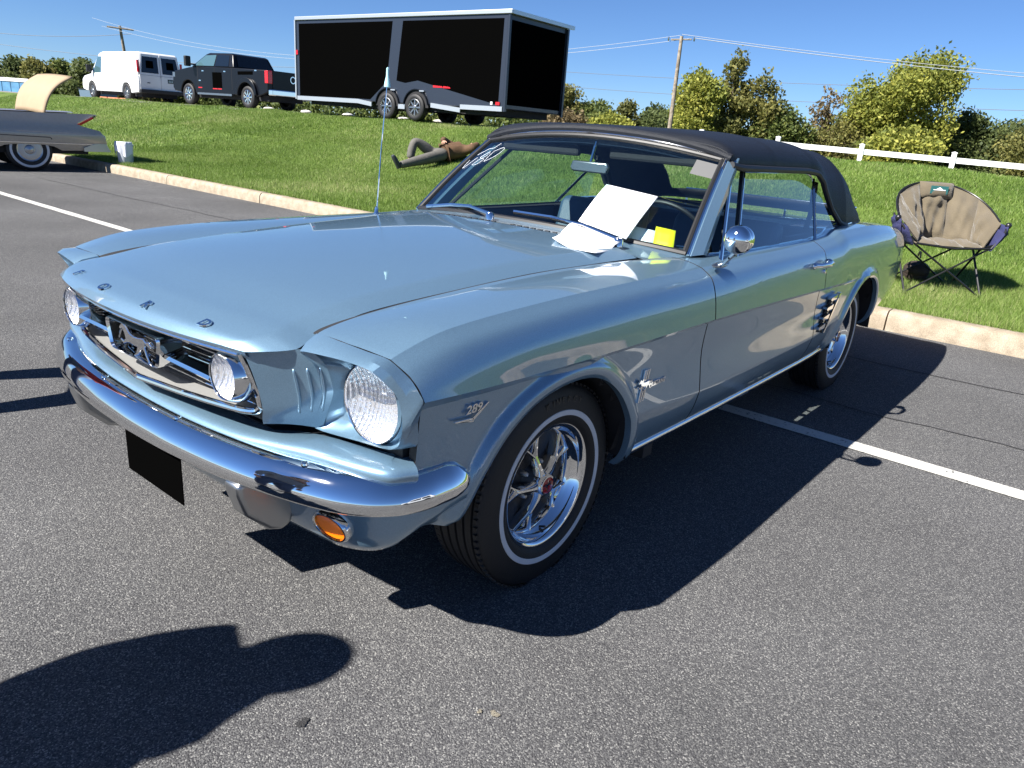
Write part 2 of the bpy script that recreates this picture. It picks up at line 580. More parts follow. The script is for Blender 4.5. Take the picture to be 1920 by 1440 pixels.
# thin sealed cracks in the asphalt
MT['crack'] = mat('crack_sealer', (0.042, 0.042, 0.044), 0.85, spec=0.1)
def crack(a, b, n, amp, seed, w=0.014):
    rr = random.Random(seed)
    pts = []
    o = 0
    for i in range(n + 1):
        t = i / n
        o = o * 0.8 + rr.uniform(-amp, amp)
        pts.append((a[0] + (b[0] - a[0]) * t + o, a[1] + (b[1] - a[1]) * t))
    prop(strip(pts, w, 0.0035, 'asphalt_crack', MT['crack']), kind='structure')
def stain(x, y, r_, m, seed, name):
    rr = random.Random(seed)
    n = 26
    V = [(x, y, .0034)]
    ph = [rr.uniform(0, 6) for _ in range(4)]
    for i in range(n):
        a = 2 * PI * i / n
        q = r_ * (1 + .25 * math.sin(2 * a + ph[0]) + .18 * math.sin(3 * a + ph[1]) + .12 * math.sin(7 * a + ph[2]))
        V.append((x + q * math.cos(a), y + q * math.sin(a), .0034))
    prop(mk(name, V, [(0, 1 + i, 1 + (i + 1) % n) for i in range(n)], m, smooth=False), kind='structure')
MT['oil'] = mat('oil_stain', (0.022, 0.022, 0.023), 0.7, noise=0.4, nscale=160, bump=0.6, bscale=300)
MT['gum'] = mat('pale_scuff', (0.19, 0.17, 0.13), 0.85, noise=0.6, nscale=220, bump=0.6, bscale=300)
stain(-.850, -.750, .013, MT['oil'], 4, 'oil_stain')
stain(-.530, -1.043, .010, MT['gum'], 6, 'asphalt_scuff')
stain(-.549, -1.013, .006, MT['gum'], 8, 'asphalt_scuff')
crack((3.72, -4.5), (3.05, 12), 60, 0.035, 2)
crack((2.45, 1.5), (2.55, -3.0), 30, 0.03, 9, 0.010)

# kerb of separate concrete stones
kerb = prop(empty('kerb', (0, 0, 0)), kind='structure')
prof = [(0.0, 0.0), (0.004, 0.10), (0.018, 0.132), (0.045, 0.148), (0.16, 0.150), (0.175, 0.14), (0.18, 0.0)]
joints = [-22, -16, -10, -6.7, -3.64, -0.59, 2.4, 5.2, 8.05, 10.8, 13.9, 17, 23, 30, 40]
for a, b in zip(joints[:-1], joints[1:]):
    n = max(6, int((b - a) / 0.2))
    rr = random.Random(int(a * 10))
    P = []
    dx, dz = rr.uniform(-.004, .004), rr.uniform(-.004, .004)
    for i, y in enumerate(np.linspace(a + 0.006, b - 0.006, n)):
        P.append([(KX + px + dx + (rr.uniform(-.0015, .0015) if 0 < k < 5 else 0), y, pz + dz * (pz > 0) + (rr.uniform(-.0015, .0015) if 0 < k < 5 else 0)) for k, (px, pz) in enumerate(prof)])
    V, F = gridf(P)
    F += [tuple(range(len(prof))), tuple(range((n - 1) * len(prof), n * len(prof)))[::-1]]
    mk('kerb_stone', V, F, MT['concrete'], kerb, sharp=50)

# grass bank (terrain sheet)
xs = np.concatenate([np.linspace(4.80, 14, 70), np.linspace(14.3, 40, 50), [50, 65, 90, 130, 200, 320, 520]])
ys = np.concatenate([[-260, -160, -100, -60, -40], np.linspace(-25, 42, 150), [50, 65, 90, 140, 220, 330, 480]])
P = np.array([[(x, y, float(hgt(x, y))) for y in ys] for x in xs])
P[0, :, 2] = 0.135
P[xs > 45, :, 2] = np.minimum(P[xs > 45, :, 2], 0.2)
V, F = gridf(P)
cx = np.array([np.mean([V[i][0] for i in f]) for f in F])
cy = np.array([np.mean([V[i][1] for i in f]) for f in F])
fmi = np.where(cx > 30, 1, 0)
fmi = np.where((cx > 12.9) & (cx < 19.5) & (cy > 8.6) & (cy < 60), 2, fmi)
prop(mk('grass_bank', V, F, [MT['soil'], MT['field'], MT['gravel']], sharp=None, fm=fmi), kind='structure')
# outlying ground behind the camera and beyond the lot
V, F = gridf([[(x, y, -0.25) for y in np.linspace(-1500, 1500, 5)] for x in np.linspace(-1500, 2500, 5)])
prop(mk('ground', V, F, MT['field'], smooth=False), kind='structure')

# ------------------------------------------------------------------ grass blades
def grassmat():
    m, nt, b = newmat('grass_blade')
    L = nt.links.new
    at = nt.nodes.new('ShaderNodeAttribute'); at.attribute_name = 'tone'
    tc = nt.nodes.new('ShaderNodeTexCoord')
    n = nt.nodes.new('ShaderNodeTexNoise'); n.inputs['Scale'].default_value = 0.55; n.inputs['Detail'].default_value = 4
    L(tc.outputs['Object'], n.inputs['Vector'])
    ad = nt.nodes.new('ShaderNodeMath'); ad.operation = 'MULTIPLY_ADD'; ad.inputs[1].default_value = 0.5
    L(n.outputs['Fac'], ad.inputs[0]); 
    m2 = nt.nodes.new('ShaderNodeMath'); m2.operation = 'MULTIPLY'; m2.inputs[1].default_value = 0.75
    L(at.outputs['Fac'], m2.inputs[0]); L(m2.outputs[0], ad.inputs[2])
    rp = nt.nodes.new('ShaderNodeValToRGB')
    rp.color_ramp.elements[0].position = 0.12; rp.color_ramp.elements[0].color = (0.055, 0.105, 0.016, 1)
    rp.color_ramp.elements[1].position = 0.98; rp.color_ramp.elements[1].color = (0.42, 0.42, 0.20, 1)
    e = rp.color_ramp.elements.new(0.5); e.color = (0.125, 0.205, 0.032, 1)
    e = rp.color_ramp.elements.new(0.80); e.color = (0.225, 0.315, 0.078, 1)
    L(ad.outputs[0], rp.inputs[0])
    L(rp.outputs['Color'], b.inputs['Base Color'])
    b.inputs['Roughness'].default_value = 0.55
    b.inputs['Specular IOR Level'].default_value = 0.3
    tl = nt.nodes.new('ShaderNodeBsdfTranslucent')
    L(rp.outputs['Color'], tl.inputs['Color'])
    mx = nt.nodes.new('ShaderNodeMixShader'); mx.inputs[0].default_value = 0.35
    out = nt.nodes['Material Output']
    L(b.outputs[0], mx.inputs[1]); L(tl.outputs[0], mx.inputs[2]); L(mx.outputs[0], out.inputs[0])
    return m
MT['grass'] = grassmat()

def rawmesh(name, V, F, m, attr=None):
    me = bpy.data.meshes.new(name)
    nv, nf, k = len(V), len(F), F.shape[1]
    me.vertices.add(nv)
    me.vertices.foreach_set('co', V.astype(np.float32).ravel())
    me.loops.add(nf * k)
    me.loops.foreach_set('vertex_index', F.astype(np.int32).ravel())
    me.polygons.add(nf)
    me.polygons.foreach_set('loop_start', np.arange(0, nf * k, k, dtype=np.int32))
    try:
        me.polygons.foreach_set('loop_total', np.full(nf, k, dtype=np.int32))
    except Exception:
        pass
    me.materials.append(m)
    if attr is not None:
        a = me.attributes.new('tone', 'FLOAT', 'POINT')
        a.data.foreach_set('value', attr.astype(np.float32))
    me.update(calc_edges=True)
    o = bpy.data.objects.new(name, me)
    COL.objects.link(o)
    return o

def grass():
    vs, fs, ts = [], [], []
    base = 0
    # (count, xmin, xmax, ymin, ymax, height, width)
    for cnt, x0, x1, y0, y1, hh, ww in ((270000, 4.80, 7.2, -4.6, 5.0, .060, .0045), (150000, 4.80, 7.5, 4.5, 16, .060, .008),
                                       (220000, 6.8, 10.5, -5.5, 16, .060, .009), (230000, 9.8, 13.6, -6, 22, .060, .013),
                                       (110000, 4.9, 13.6, 16, 40, .070, .020), (90000, 12.5, 19, -9, 9.0, .07, .020)):
        x = rng.uniform(x0, x1, cnt)
        y = rng.uniform(y0, y1, cnt)
        cl = 0.5 + 0.5 * np.sin(x * 2.1 + 3 * np.sin(y * 0.9)) * np.sin(y * 1.7 + 2 * np.sin(x * 1.1))
        z = hgt(x, y)
        h = hh * rng.uniform(0.45, 1.25, cnt) * (0.7 + 0.5 * cl)
        a = rng.uniform(0, 2 * PI, cnt)
        w = ww * rng.uniform(0.6, 1.3, cnt) / 2
        lean = rng.uniform(0.1, 1.0, cnt) * h
        la = rng.uniform(0, 2 * PI, cnt)
        # mown stripes lean together
        p0 = np.stack([x - np.cos(a) * w, y - np.sin(a) * w, z - 0.01], -1)
        p1 = np.stack([x + np.cos(a) * w, y + np.sin(a) * w, z - 0.01], -1)
        mx_, my_ = x + np.cos(la) * lean * .3, y + np.sin(la) * lean * .3
        p2 = np.stack([mx_ + np.cos(a) * w * .7, my_ + np.sin(a) * w * .7, z + h * .6], -1)
        p3 = np.stack([x + np.cos(la) * lean, y + np.sin(la) * lean, z + h * (1 - .25 * (lean / h))], -1)
        vs.append(np.stack([p0, p1, p3], 1).reshape(-1, 3))
        fs.append(base + np.arange(cnt * 3).reshape(-1, 3))
        big = 0.5 + 0.5 * np.sin(x * 0.9 + 1.3 * np.sin(y * 0.45) + .3) * np.cos(y * 0.8 + x * .5)
        t = rng.uniform(0, 1, cnt) ** 1.2 * 0.62 + 0.16 * cl + 0.24 * big
        t = np.where(rng.uniform(0, 1, cnt) > 0.985, 1.0, t)
        ts.append(np.repeat(t, 3))
        base += cnt * 3
    o = rawmesh('grass', np.concatenate(vs), np.concatenate(fs), MT['grass'], np.concatenate(ts))
    prop(o, 'mown green grass covering the bank behind the kerb', 'grass', kind='stuff')
grass()

# ================================================================== the blue convertible
CAR = empty('classic_convertible', (0, 0, 0), 0,
            'light metallic blue sixties convertible with black soft top, closed, parked across the white line', 'car')
# section tracks of the body side: x stations, then |y| and z for eleven tracks
XS = [-.66, -.6, -.45, -.2, .1, .45, .77, 1.3, 1.9, 2.15, 2.3, 2.75, 3.2, 3.55, 3.72]
TY = [
    [.560, .550, .545, .545, .550, .588, .665, .735, .735, .725, .70, .64, .62, .61, .60],
    [.775, .778, .782, .786, .786, .786, .786, .792, .792, .790, .785, .775, .765, .750, .735],
    [.812, .816, .822, .826, .826, .826, .828, .832, .832, .830, .828, .818, .806, .785, .765],
    [.832, .836, .842, .848, .850, .850, .852, .854, .854, .854, .852, .845, .832, .806, .785],
    [.842, .847, .854, .859, .862, .863, .865, .867, .866, .864, .860, .852, .838, .812, .790],
    [.828, .830, .833, .836, .836, .836, .838, .842, .844, .848, .852, .850, .836, .810, .788],
    [.810, .820, .826, .828, .828, .829, .832, .838, .842, .848, .850, .848, .832, .806, .784],
    [.800, .812, .824, .826, .828, .836, .848, .856, .858, .852, .846, .840, .824, .798, .776],
    [.780, .800, .816, .820, .820, .826, .836, .842, .842, .838, .832, .828, .812, .785, .762],
    [.760, .790, .800, .802, .802, .802, .804, .806, .806, .804, .802, .800, .788, .760, .735],
    [.740, .765, .770, .770, .770, .768, .768, .768, .768, .768, .768, .765, .755, .720, .690]]
TZ = [
    [.812, .832, .852, .869, .883, .894, .900, .896, .898, .905, .925, .930, .912, .878, .858],
    [.800, .826, .860, .875, .882, .884, .882, .886, .888, .900, .925, .926, .906, .870, .846],
    [.772, .795, .825, .842, .850, .852, .852, .856, .858, .868, .886, .886, .868, .836, .816],
    [.752, .765, .780, .790, .792, .792, .792, .792, .790, .792, .800, .798, .785, .765, .752],
    [.735, .733, .728, .723, .719, .718, .717, .709, .694, .688, .684, .680, .672, .662, .655],
    [.712, .711, .706, .701, .697, .696, .695, .688, .676, .672, .670, .668, .662, .652, .645],
    [.640, .640, .630, .620, .610, .605, .600, .595, .590, .590, .590, .590, .590, .585, .580],
    [.560, .540, .520, .490, .465, .455, .448, .450, .456, .470, .480, .480, .490, .500, .505],
    [.480, .470, .450, .420, .400, .395, .390, .392, .395, .400, .410, .410, .430, .455, .465],
    [.430, .420, .390, .350, .325, .318, .316, .316, .318, .322, .330, .340, .370, .410, .430],
    [.400, .390, .360, .310, .285, .276, .274, .274, .276, .280, .290, .305, .340, .385, .410]]
TY, TZ = np.array(TY), np.array(TZ)
GROUPS = [(0, 1, 8), (1, 4, 20), (4, 5, 4), (5, 7, 28), (7, 10, 22)]
def side_section(x, off=0.0):
    ky = np.array([pchip(XS, TY[k], np.array([x]))[0] for k in range(11)])
    kz = np.array([pchip(XS, TZ[k], np.array([x]))[0] for k in range(11)])
    ys_, zs_ = [], []
    for a, b, n in GROUPS:
        q = np.linspace(a, b, n + 1)
        if a > 0: q = q[1:]
        kk = np.arange(a, b + 1)
        yy = pchip(kk, ky[a:b + 1], q) if b - a > 1 else np.interp(q, kk, ky[a:b + 1])
        zz = pchip(kk, kz[a:b + 1], q) if b - a > 1 else np.interp(q, kk, kz[a:b + 1])
        if a == 0:
            zz = zz + 0.006 * np.sin(PI * (q - a))
        ys_.append(yy); zs_.append(zz)
    return np.concatenate(ys_) - off, np.concatenate(zs_)
NT = sum(g[2] for g in GROUPS) + 1
KT = np.concatenate([np.linspace(a, b, n + 1)[(1 if a > 0 else 0):] for a, b, n in GROUPS])

ARCH = {'f': (-0.03, 0.30), 'r': (2.725, 0.31)}
def arch_R(which, dx, dz):
    th = math.atan2(dz, dx)
    c_ = math.cos(th)
    if which == 'f':
        return 0.362 + 0.045 * max(0, -c_) ** 1.5
    return 0.352 + 0.02 * max(0, c_) ** 2

def flare(x, y, z):
    for w, (ax, az) in ARCH.items():
        d = math.hypot(x - ax, z - az)
        r = arch_R(w, x - ax, z - az)
        if d < r + 0.16:
            e = max(0.0, d - r)
            qq = min(1, max(0, (e - .026) / .036)); bump_ = ((0.024 if w == 'f' else 0.017) * (1 - qq * qq * (3 - 2 * qq)) - (.006 * max(0, 1 - e / .012))) * (1 if z > az - .03 else max(0, 1 - (az - .03 - z) / .1))
            y = y + bump_
    return y

def side_panel(name, xa, xb, side, x0fun=None, m='paint', label=None, arches=(), step=0.018):
    if arches: step = 0.0085
    n = max(8, int(abs(xb - xa) / step))
    rows = []
    for i in range(n + 1):
        s = i / n
        x_nom = xa + (xb - xa) * s
        ys_, zs_ = side_section(x_nom)
        row = []
        for j in range(NT):
            x = x_nom
            if x0fun is not None:
                xk = x0fun(KT[j])
                x = xk + (xb - xk) * s
                if abs(x - x_nom) > 1e-4 and j % 1 == 0:
                    pass
            row.append([x, ys_[j], zs_[j]])
        rows.append(row)
    P = np.array(rows)
    for i in range(P.shape[0]):
        for j in range(P.shape[1]):
            P[i, j, 1] = flare(*P[i, j])
    V, F = gridf(P)
    V = [list(v) for v in V]
    for w in arches:
        ax, az = ARCH[w]
        ins = [math.hypot(v[0] - ax, v[2] - az) < arch_R(w, v[0] - ax, v[2] - az) for v in V]
        F = [f for f in F if not all(ins[q] for q in f)]
        for i, v in enumerate(V):
            if ins[i]:
                dx, dz = v[0] - ax, v[2] - az
                d = math.hypot(dx, dz) + 1e-9
                r = arch_R(w, dx, dz)
                v[0], v[2] = ax + dx / d * r, az + dz / d * r
    V = [(v[0], -v[1] * side, v[2]) for v in V]    # side=1 is the driver's side (negative y)
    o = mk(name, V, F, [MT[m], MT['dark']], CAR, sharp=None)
    bm = bmesh.new(); bm.from_mesh(o.data)
    bmesh.ops.delete(bm, geom=[v for v in bm.verts if not v.link_faces], context='VERTS')
    bmesh.ops.remove_doubles(bm, verts=bm.verts, dist=0.0005)
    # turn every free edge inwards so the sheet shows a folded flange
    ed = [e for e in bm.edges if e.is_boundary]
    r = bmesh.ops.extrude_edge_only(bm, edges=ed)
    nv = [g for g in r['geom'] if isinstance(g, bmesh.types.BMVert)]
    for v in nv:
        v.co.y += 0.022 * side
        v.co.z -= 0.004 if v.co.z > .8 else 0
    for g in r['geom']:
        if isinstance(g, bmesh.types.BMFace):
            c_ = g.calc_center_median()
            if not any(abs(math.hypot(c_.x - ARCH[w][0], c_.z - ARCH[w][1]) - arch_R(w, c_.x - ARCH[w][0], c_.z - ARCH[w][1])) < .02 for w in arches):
                g.material_index = 1  # painted flange coloured dark for shade in the gap, wheel lips excepted
    bmesh.ops.recalc_face_normals(bm, faces=bm.faces)
    bm.to_mesh(o.data); bm.free()
    o.data.set_sharp_from_angle(angle=R(28))
    if label: o['label'] = label
    return o

def fender_x0(k):
    return float(np.interp(k, [0, .5, 1, 2, 3, 4, 5, 6, 7, 8, 9, 10], [-.648, -.650, -.632, -.613, -.603, -.596, -.592, -.585, -.585, -.60, -.60, -.60]))
for sd in (1, -1):
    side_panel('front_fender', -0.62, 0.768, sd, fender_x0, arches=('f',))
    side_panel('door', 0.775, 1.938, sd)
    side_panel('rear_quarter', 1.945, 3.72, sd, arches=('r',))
    # inner skin coloured dark so the panel gaps read as shaded
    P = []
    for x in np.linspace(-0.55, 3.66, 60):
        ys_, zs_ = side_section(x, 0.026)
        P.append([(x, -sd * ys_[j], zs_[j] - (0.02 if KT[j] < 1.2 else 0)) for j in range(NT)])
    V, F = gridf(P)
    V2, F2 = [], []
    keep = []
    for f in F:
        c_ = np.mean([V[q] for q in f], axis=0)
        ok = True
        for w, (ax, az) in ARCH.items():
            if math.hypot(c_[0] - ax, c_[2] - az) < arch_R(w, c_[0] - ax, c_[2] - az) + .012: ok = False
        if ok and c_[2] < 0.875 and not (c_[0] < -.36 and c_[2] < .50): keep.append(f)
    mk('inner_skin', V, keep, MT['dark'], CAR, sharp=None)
    # wheel housings
    for w, (ax, az) in ARCH.items():
        P = []
        for a in np.linspace(0.02, PI - 0.02 if w == 'r' else PI - 0.30, 30):
            rr_ = arch_R(w, math.cos(a), math.sin(a)) + 0.004
            xx, zz = ax + math.cos(a) * rr_, az + math.sin(a) * rr_
            P.append([(xx, -sd * yy, zz + (0.03 if yy < .7 else 0)) for yy in (.824, .78, .62, .46)] + [(ax, -sd * .46, az)])
        V, F = gridf(P)
        mk('wheel_housing', V, F, MT['dark'], CAR, sharp=None)
    # chrome rocker moulding
    P = []
    for x in np.linspace(0.345, 2.375, 40):
        ys_, zs_ = side_section(x)
        y = float(np.interp(.312, zs_[::-1], ys_[::-1]))
        P.append([(x, -sd * (y + a), .312 + b) for a, b in ((-.004, .014), (.008, .012), (.012, .002), (.010, -.010), (-.006, -.016))])
    V, F = gridf(P)
    mk('rocker_moulding', V, F, MT['chrome'], CAR, sharp=None)
    mk('rocker_underside', *boxf(.40, 2.30, min(-sd * .60, -sd * .66), max(-sd * .60, -sd * .66), .22, .30), MT['dark'], CAR, smooth=False)

# floor pan and engine bay so no light leaks
mk('floor_pan', *join(boxf(-.30, 3.5, -.62, .62, .24, .27), boxf(-.50, .50, -.44, .44, .27, .60), boxf(.50, .56, -.80, .80, .25, .84),
                      boxf(2.96, 3.0, -.60, .60, .25, .90)), MT['dark'], CAR, smooth=False)

# ------------------------------------------------------------------ hood
HX = [-.79, -.765, -.735, -.712, -.685, -.645, -.5, -.4, -.2, .1, .45, .635]
HY = [.492, .530, .560, .574, .566, .552, .540, .539, .540, .545, .582, .612]
HZS = [.793, .798, .802, .806, .812, .820, .849, .857, .868, .882, .893, .899]
HZC = [.800, .822, .832, .838, .845, .852, .877, .889, .906, .924, .938, .942]
def hood_point(s, v):
    xs_ = -.79 + (.635 + .79) * s
    yh = float(pchip(HX, HY, np.array([xs_]))[0]) - 0.0065
    zs_ = float(pchip(HX, HZS, np.array([xs_]))[0])
    zc = float(pchip(HX, HZC, np.array([xs_]))[0])
    av = abs(v)
    xf = -.858 + .068 * av ** 2.2
    xr = .60 + .035 * av ** 2
    x = xf + (xr - xf) * s
    y = v * yh
    g = 1 - .42 * (av / .87) ** 2.2 if av < .87 else .58 * (1 - ((av - .87) / .13) ** 1.15)
    k = 0
    z = zs_ + (zc - zs_) * g + k
    return (x, y, z)
SS = np.concatenate([np.linspace(0, .1, 16), np.linspace(.11, 1, 60)])
VV = np.unique(np.concatenate([np.linspace(-1, 1, 57), [-.87, .87, -.89, .89, -.85, .85]]))
P = [[hood_point(s, v) for v in VV] for s in SS]
lip0 = [(p[0] + .003, p[1] * .998, p[2] - .007) for p in P[0]]
lip1 = [(p[0] + .010, p[1] * .996, p[2] - .014) for p in P[0]]
lip2 = [(p[0] + .060, p[1] * .985, p[2] - .016) for p in P[0]]
V, F = gridf([lip2, lip1, lip0] + P)
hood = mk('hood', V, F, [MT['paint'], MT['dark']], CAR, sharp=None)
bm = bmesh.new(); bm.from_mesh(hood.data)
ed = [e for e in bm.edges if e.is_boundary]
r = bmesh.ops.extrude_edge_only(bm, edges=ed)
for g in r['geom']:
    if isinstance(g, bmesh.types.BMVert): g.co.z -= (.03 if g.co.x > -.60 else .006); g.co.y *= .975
    if isinstance(g, bmesh.types.BMFace) and g.calc_center_median().x > -.70: g.material_index = 1  # hood flange coloured dark to stand for shade in the seam
bm.to_mesh(hood.data); bm.free()
hood.data.set_sharp_from_angle(angle=R(30))
# rain channel below the gap between hood and fenders
for sd in (1, -1):
    P = []
    for x in np.linspace(-.615, .63, 40):
        yh = float(pchip(HX, HY, np.array([x]))[0]); z = float(pchip(HX, HZS, np.array([x]))[0])
        P.append([(x, -sd * (yh - .05), z - .060), (x, -sd * (yh + .05), z - .060)])
    mk('hood_gutter', *gridf(P), MT['dark'], CAR, sharp=None)

# raised hood letters
def hood_z(x, y):
    best = None
    lo, hi = 0.0, 1.0
    yh = .54
    for _ in range(25):
        mid = (lo + hi) / 2
        p = hood_point(mid, y / yh)
        if p[0] < x: lo = mid
        else: hi = mid
    return hood_point(mid, y / yh)[2]
for ch, x, y in (('F', -.795, .335), ('O', -.822, .117), ('R', -.822, -.117), ('D', -.795, -.335)):
    z = hood_z(x, y)
    sl = (hood_z(x + .02, y) - hood_z(x - .01, y)) / .03
    ex = np.array((.0, -1., 0)); ey = np.array((1., 0, sl)); ey /= np.linalg.norm(ey)
    ez = np.cross(ex, ey)
    V, F = place(textmesh(ch, .038, .004, bold=.0012), (x, y, z + .003), ex * 1.25, ey, ez)
    mk('hood_letter', V, F, MT['chrome'], CAR, smooth=False)

# cowl panel behind the hood, with its row of air slots
def cowl_z(x, y):
    zr = .899 + (.942 - .899) * (1 - (abs(y) / .612) ** 2.6 if abs(y) < .612 else 0)
    return zr
P = []
for s in np.linspace(0, 1, 12):
    row = []
    for v in np.linspace(-1, 1, 41):
        yr, yb = v * .612, v * .70
        xr = .606 + .035 * v * v
        xb = .742 + .104 * v * v
        zb = .945 - .040 * v * v
        y = yr + (yb - yr) * s
        x = xr + (xb - xr) * s
        zr = .899 + .043 * (1 - abs(v) ** 2.6)
        row.append((x, y, zr + (zb - zr) * s - .006 * math.sin(PI * s)))
    P.append(row)
COWL = P
mk('cowl_panel', *gridf(P), MT['paint'], CAR, sharp=None)
Vs, Fs = [], []
for k in range(30):
    y = -.48 + k * .033
    if abs(y) < .02: continue
    v = y / .64
    x = .64 + .05 * v * v
    z = .938 - .038 * abs(v) ** 2.4
    Vs, Fs = join((Vs, Fs), boxf(x - .005, x + .005, y, y + .019, z - .006, z + .0025))
prop(mk('cowl_slots', Vs, Fs, MT['dark'], CAR, smooth=False), kind='stuff')
# fender tops between cowl and door: close the small wedge
for sd in (1, -1):
    P = []
    for i, s in enumerate(np.linspace(0, 1, 10)):
        a = COWL[min(11, int(round(s * 11)))][40 if sd == -1 else 0]
        x = a[0]
        ys_, zs_ = side_section(x)
        P.append([(a[0], -sd * abs(a[1]), a[2] - .0005), (x, -sd * (ys_[0] + .004), zs_[0] - .0015)])
    mk('cowl_corner', *gridf(P), MT['paint'], CAR, sharp=None)
    P = []
    for x in np.linspace(.80, 1.02, 8):
        ys_, zs_ = side_section(x)
        P.append([(x, -sd * .60, .900), (x, -sd * (ys_[0] + .004), zs_[0] - .0015)])
    mk('cowl_corner', *gridf(P), MT['paint'], CAR, sharp=None)

# ------------------------------------------------------------------ front caps with headlight buckets
HLC = (-.622, -.706, .696)
RIM = [(-.714, -.578, .803), (-.708, -.66, .811), (-.701, -.725, .813), (-.685, -.782, .803), (-.648, -.810, .755), (-.635, -.816, .715),
       (-.630, -.815, .665), (-.626, -.797, .625), (-.630, -.770, .611), (-.640, -.688, .606), (-.650, -.540, .594),
       (-.655, -.558, .643), (-.660, -.581, .685), (-.670, -.592, .712), (-.690, -.598, .769)]
def seam_pt(k):
    x = fender_x0(k)
    ys_, zs_ = side_section(-.62)
    j = int(np.argmin(abs(KT - k)))
    return (x - .004, -ys_[j], zs_[j])
SEAM = [seam_pt(0), seam_pt(.35), seam_pt(.7), seam_pt(1.0), seam_pt(2.2), seam_pt(3.2), seam_pt(4.0), seam_pt(5.4), seam_pt(6.2)]
SEAM += [(-.60, -.70, .585), (-.60, -.56, .578), (-.60, -.56, .64), (-.61, -.565, .69), (-.62, -.57, .72), (-.635, -.565, .77)]
def chain(pts, n):
    pts = np.array(pts, float)
    return np.stack([pchip(np.arange(len(pts)), pts[:, k], np.linspace(0, len(pts) - 1, n)) for k in range(3)], -1)
def densify(pts, n, closed=True):
    pts = np.array(pts)
    q = np.linspace(0, len(pts), n, endpoint=False)
    i = np.floor(q).astype(int); t = (q - i)[:, None]
    N = len(pts)
    p0, p1, p2, p3 = pts[(i - 1) % N], pts[i % N], pts[(i + 1) % N], pts[(i + 2) % N]
    tt = 0.35
    return p1 + tt * (p2 - p0) * t + (3 * (p2 - p1) - tt * (2 * (p2 - p0) + (p3 - p1))) * t ** 2 + (2 * (p1 - p2) + tt * ((p2 - p0) + (p3 - p1))) * t ** 3
ND = 60
rimD, seamD = densify(RIM, ND), densify(SEAM, ND)
ang = np.array([math.atan2(p[2] - HLC[2], p[1] - HLC[1]) for p in rimD])
circ_o = np.array([(HLC[0] + .006, HLC[1] + .0925 * math.cos(a), HLC[2] + .0925 * math.sin(a)) for a in ang])
rim_in = rimD * .86 + circ_o * .14 + np.array((.010, 0, 0))
rim_m = rimD * .3 + circ_o * .7 + np.array((.012, 0, 0))
seam2 = seamD * .35 + rimD * .65 + (np.array([(0, -.006 if p[1] < -.75 else 0, .005 if p[2] > .77 else 0) for p in rimD]))
for sd in (1, -1):
    sg = np.array((1, sd, 1))
    V, F = gridf([seamD * sg, seam2 * sg, rimD * sg], closev=True)
    ext = mk('headlight_housing', V, F, MT['paint'], CAR, sharp=25)
    V, F = gridf([rimD * sg, rim_in * sg, rim_m * sg, circ_o * sg, (circ_o + (.03, 0, 0)) * sg], closev=True)
    mk('bucket', V, F, MT['paint'], ext, sharp=40)
    hc = (HLC[0], HLC[1] * sd, HLC[2])
    hl = mk('headlight', *lathef([(.088, .004), (.0885, -.003), (.0905, -.004), (.0915, .004), (.0915, .03)], hc, 'x', 48), MT['chrome'], CAR)
    mk('reflector', *lathef([(.0, .040), (.03, .036), (.06, .024), (.080, .008), (.088, .002)], hc, 'x', 40), MT['fluted'], hl)
    mk('lens', *lathef([(.0, -.026), (.03, -.0235), (.06, -.016), (.078, -.008), (.088, -.001)], hc, 'x', 48), MT['lens'], hl)
    # sloping gill panel between bucket and grille, with three gills
    GP = []
    cA = chain([(-.789, -.474, .787), (-.775, -.480, .742), (-.762, -.484, .690), (-.756, -.486, .652), (-.755, -.482, .628), (-.752, -.480, .612)], 16)
    cB = chain([(-.700, -.592, .810), (-.672, -.616, .768), (-.652, -.610, .714), (-.643, -.597, .686), (-.639, -.573, .643), (-.636, -.550, .592)], 16)
    for s in np.linspace(0, 1, 13):
        row = []
        for t in range(16):
            p = (cA[t] + np.array((.004, 0, 0))) * (1 - s) + cB[t] * s
            rec = .010 * math.sin(PI * min(1, s * 1.02)) ** .8 * math.sin(PI * (t + .5) / 16) ** .6
            row.append((p[0] + rec, sd * p[1], p[2] + .004 * math.sin(PI * s) * (1 if t > 12 else 0)))
        GP.append(row)
    gp = mk('gill_panel', *gridf(GP), MT['paint'], CAR, sharp=30)
    for k in range(3):
        s0 = .50 + k * .19
        Pg = []
        GA = np.array(GP)
        for t in np.linspace(.2, .78, 16):
            ii = int(s0 * 12)
            fr = s0 * 12 - ii
            col = GA[ii] * (1 - fr) + GA[min(12, ii + 1)] * fr
            a = np.array([np.interp(t * 15, np.arange(16), col[:, q]) for q in range(3)])
            e = max(0, math.sin(PI * (t - .2) / .58)) ** .5
            Pg.append(a + np.array((.004 - .009 * e, 0, 0)))
        mk('gill', *tubef(Pg, [.0035] * len(Pg), 8), MT['paint'], gp, sharp=None)

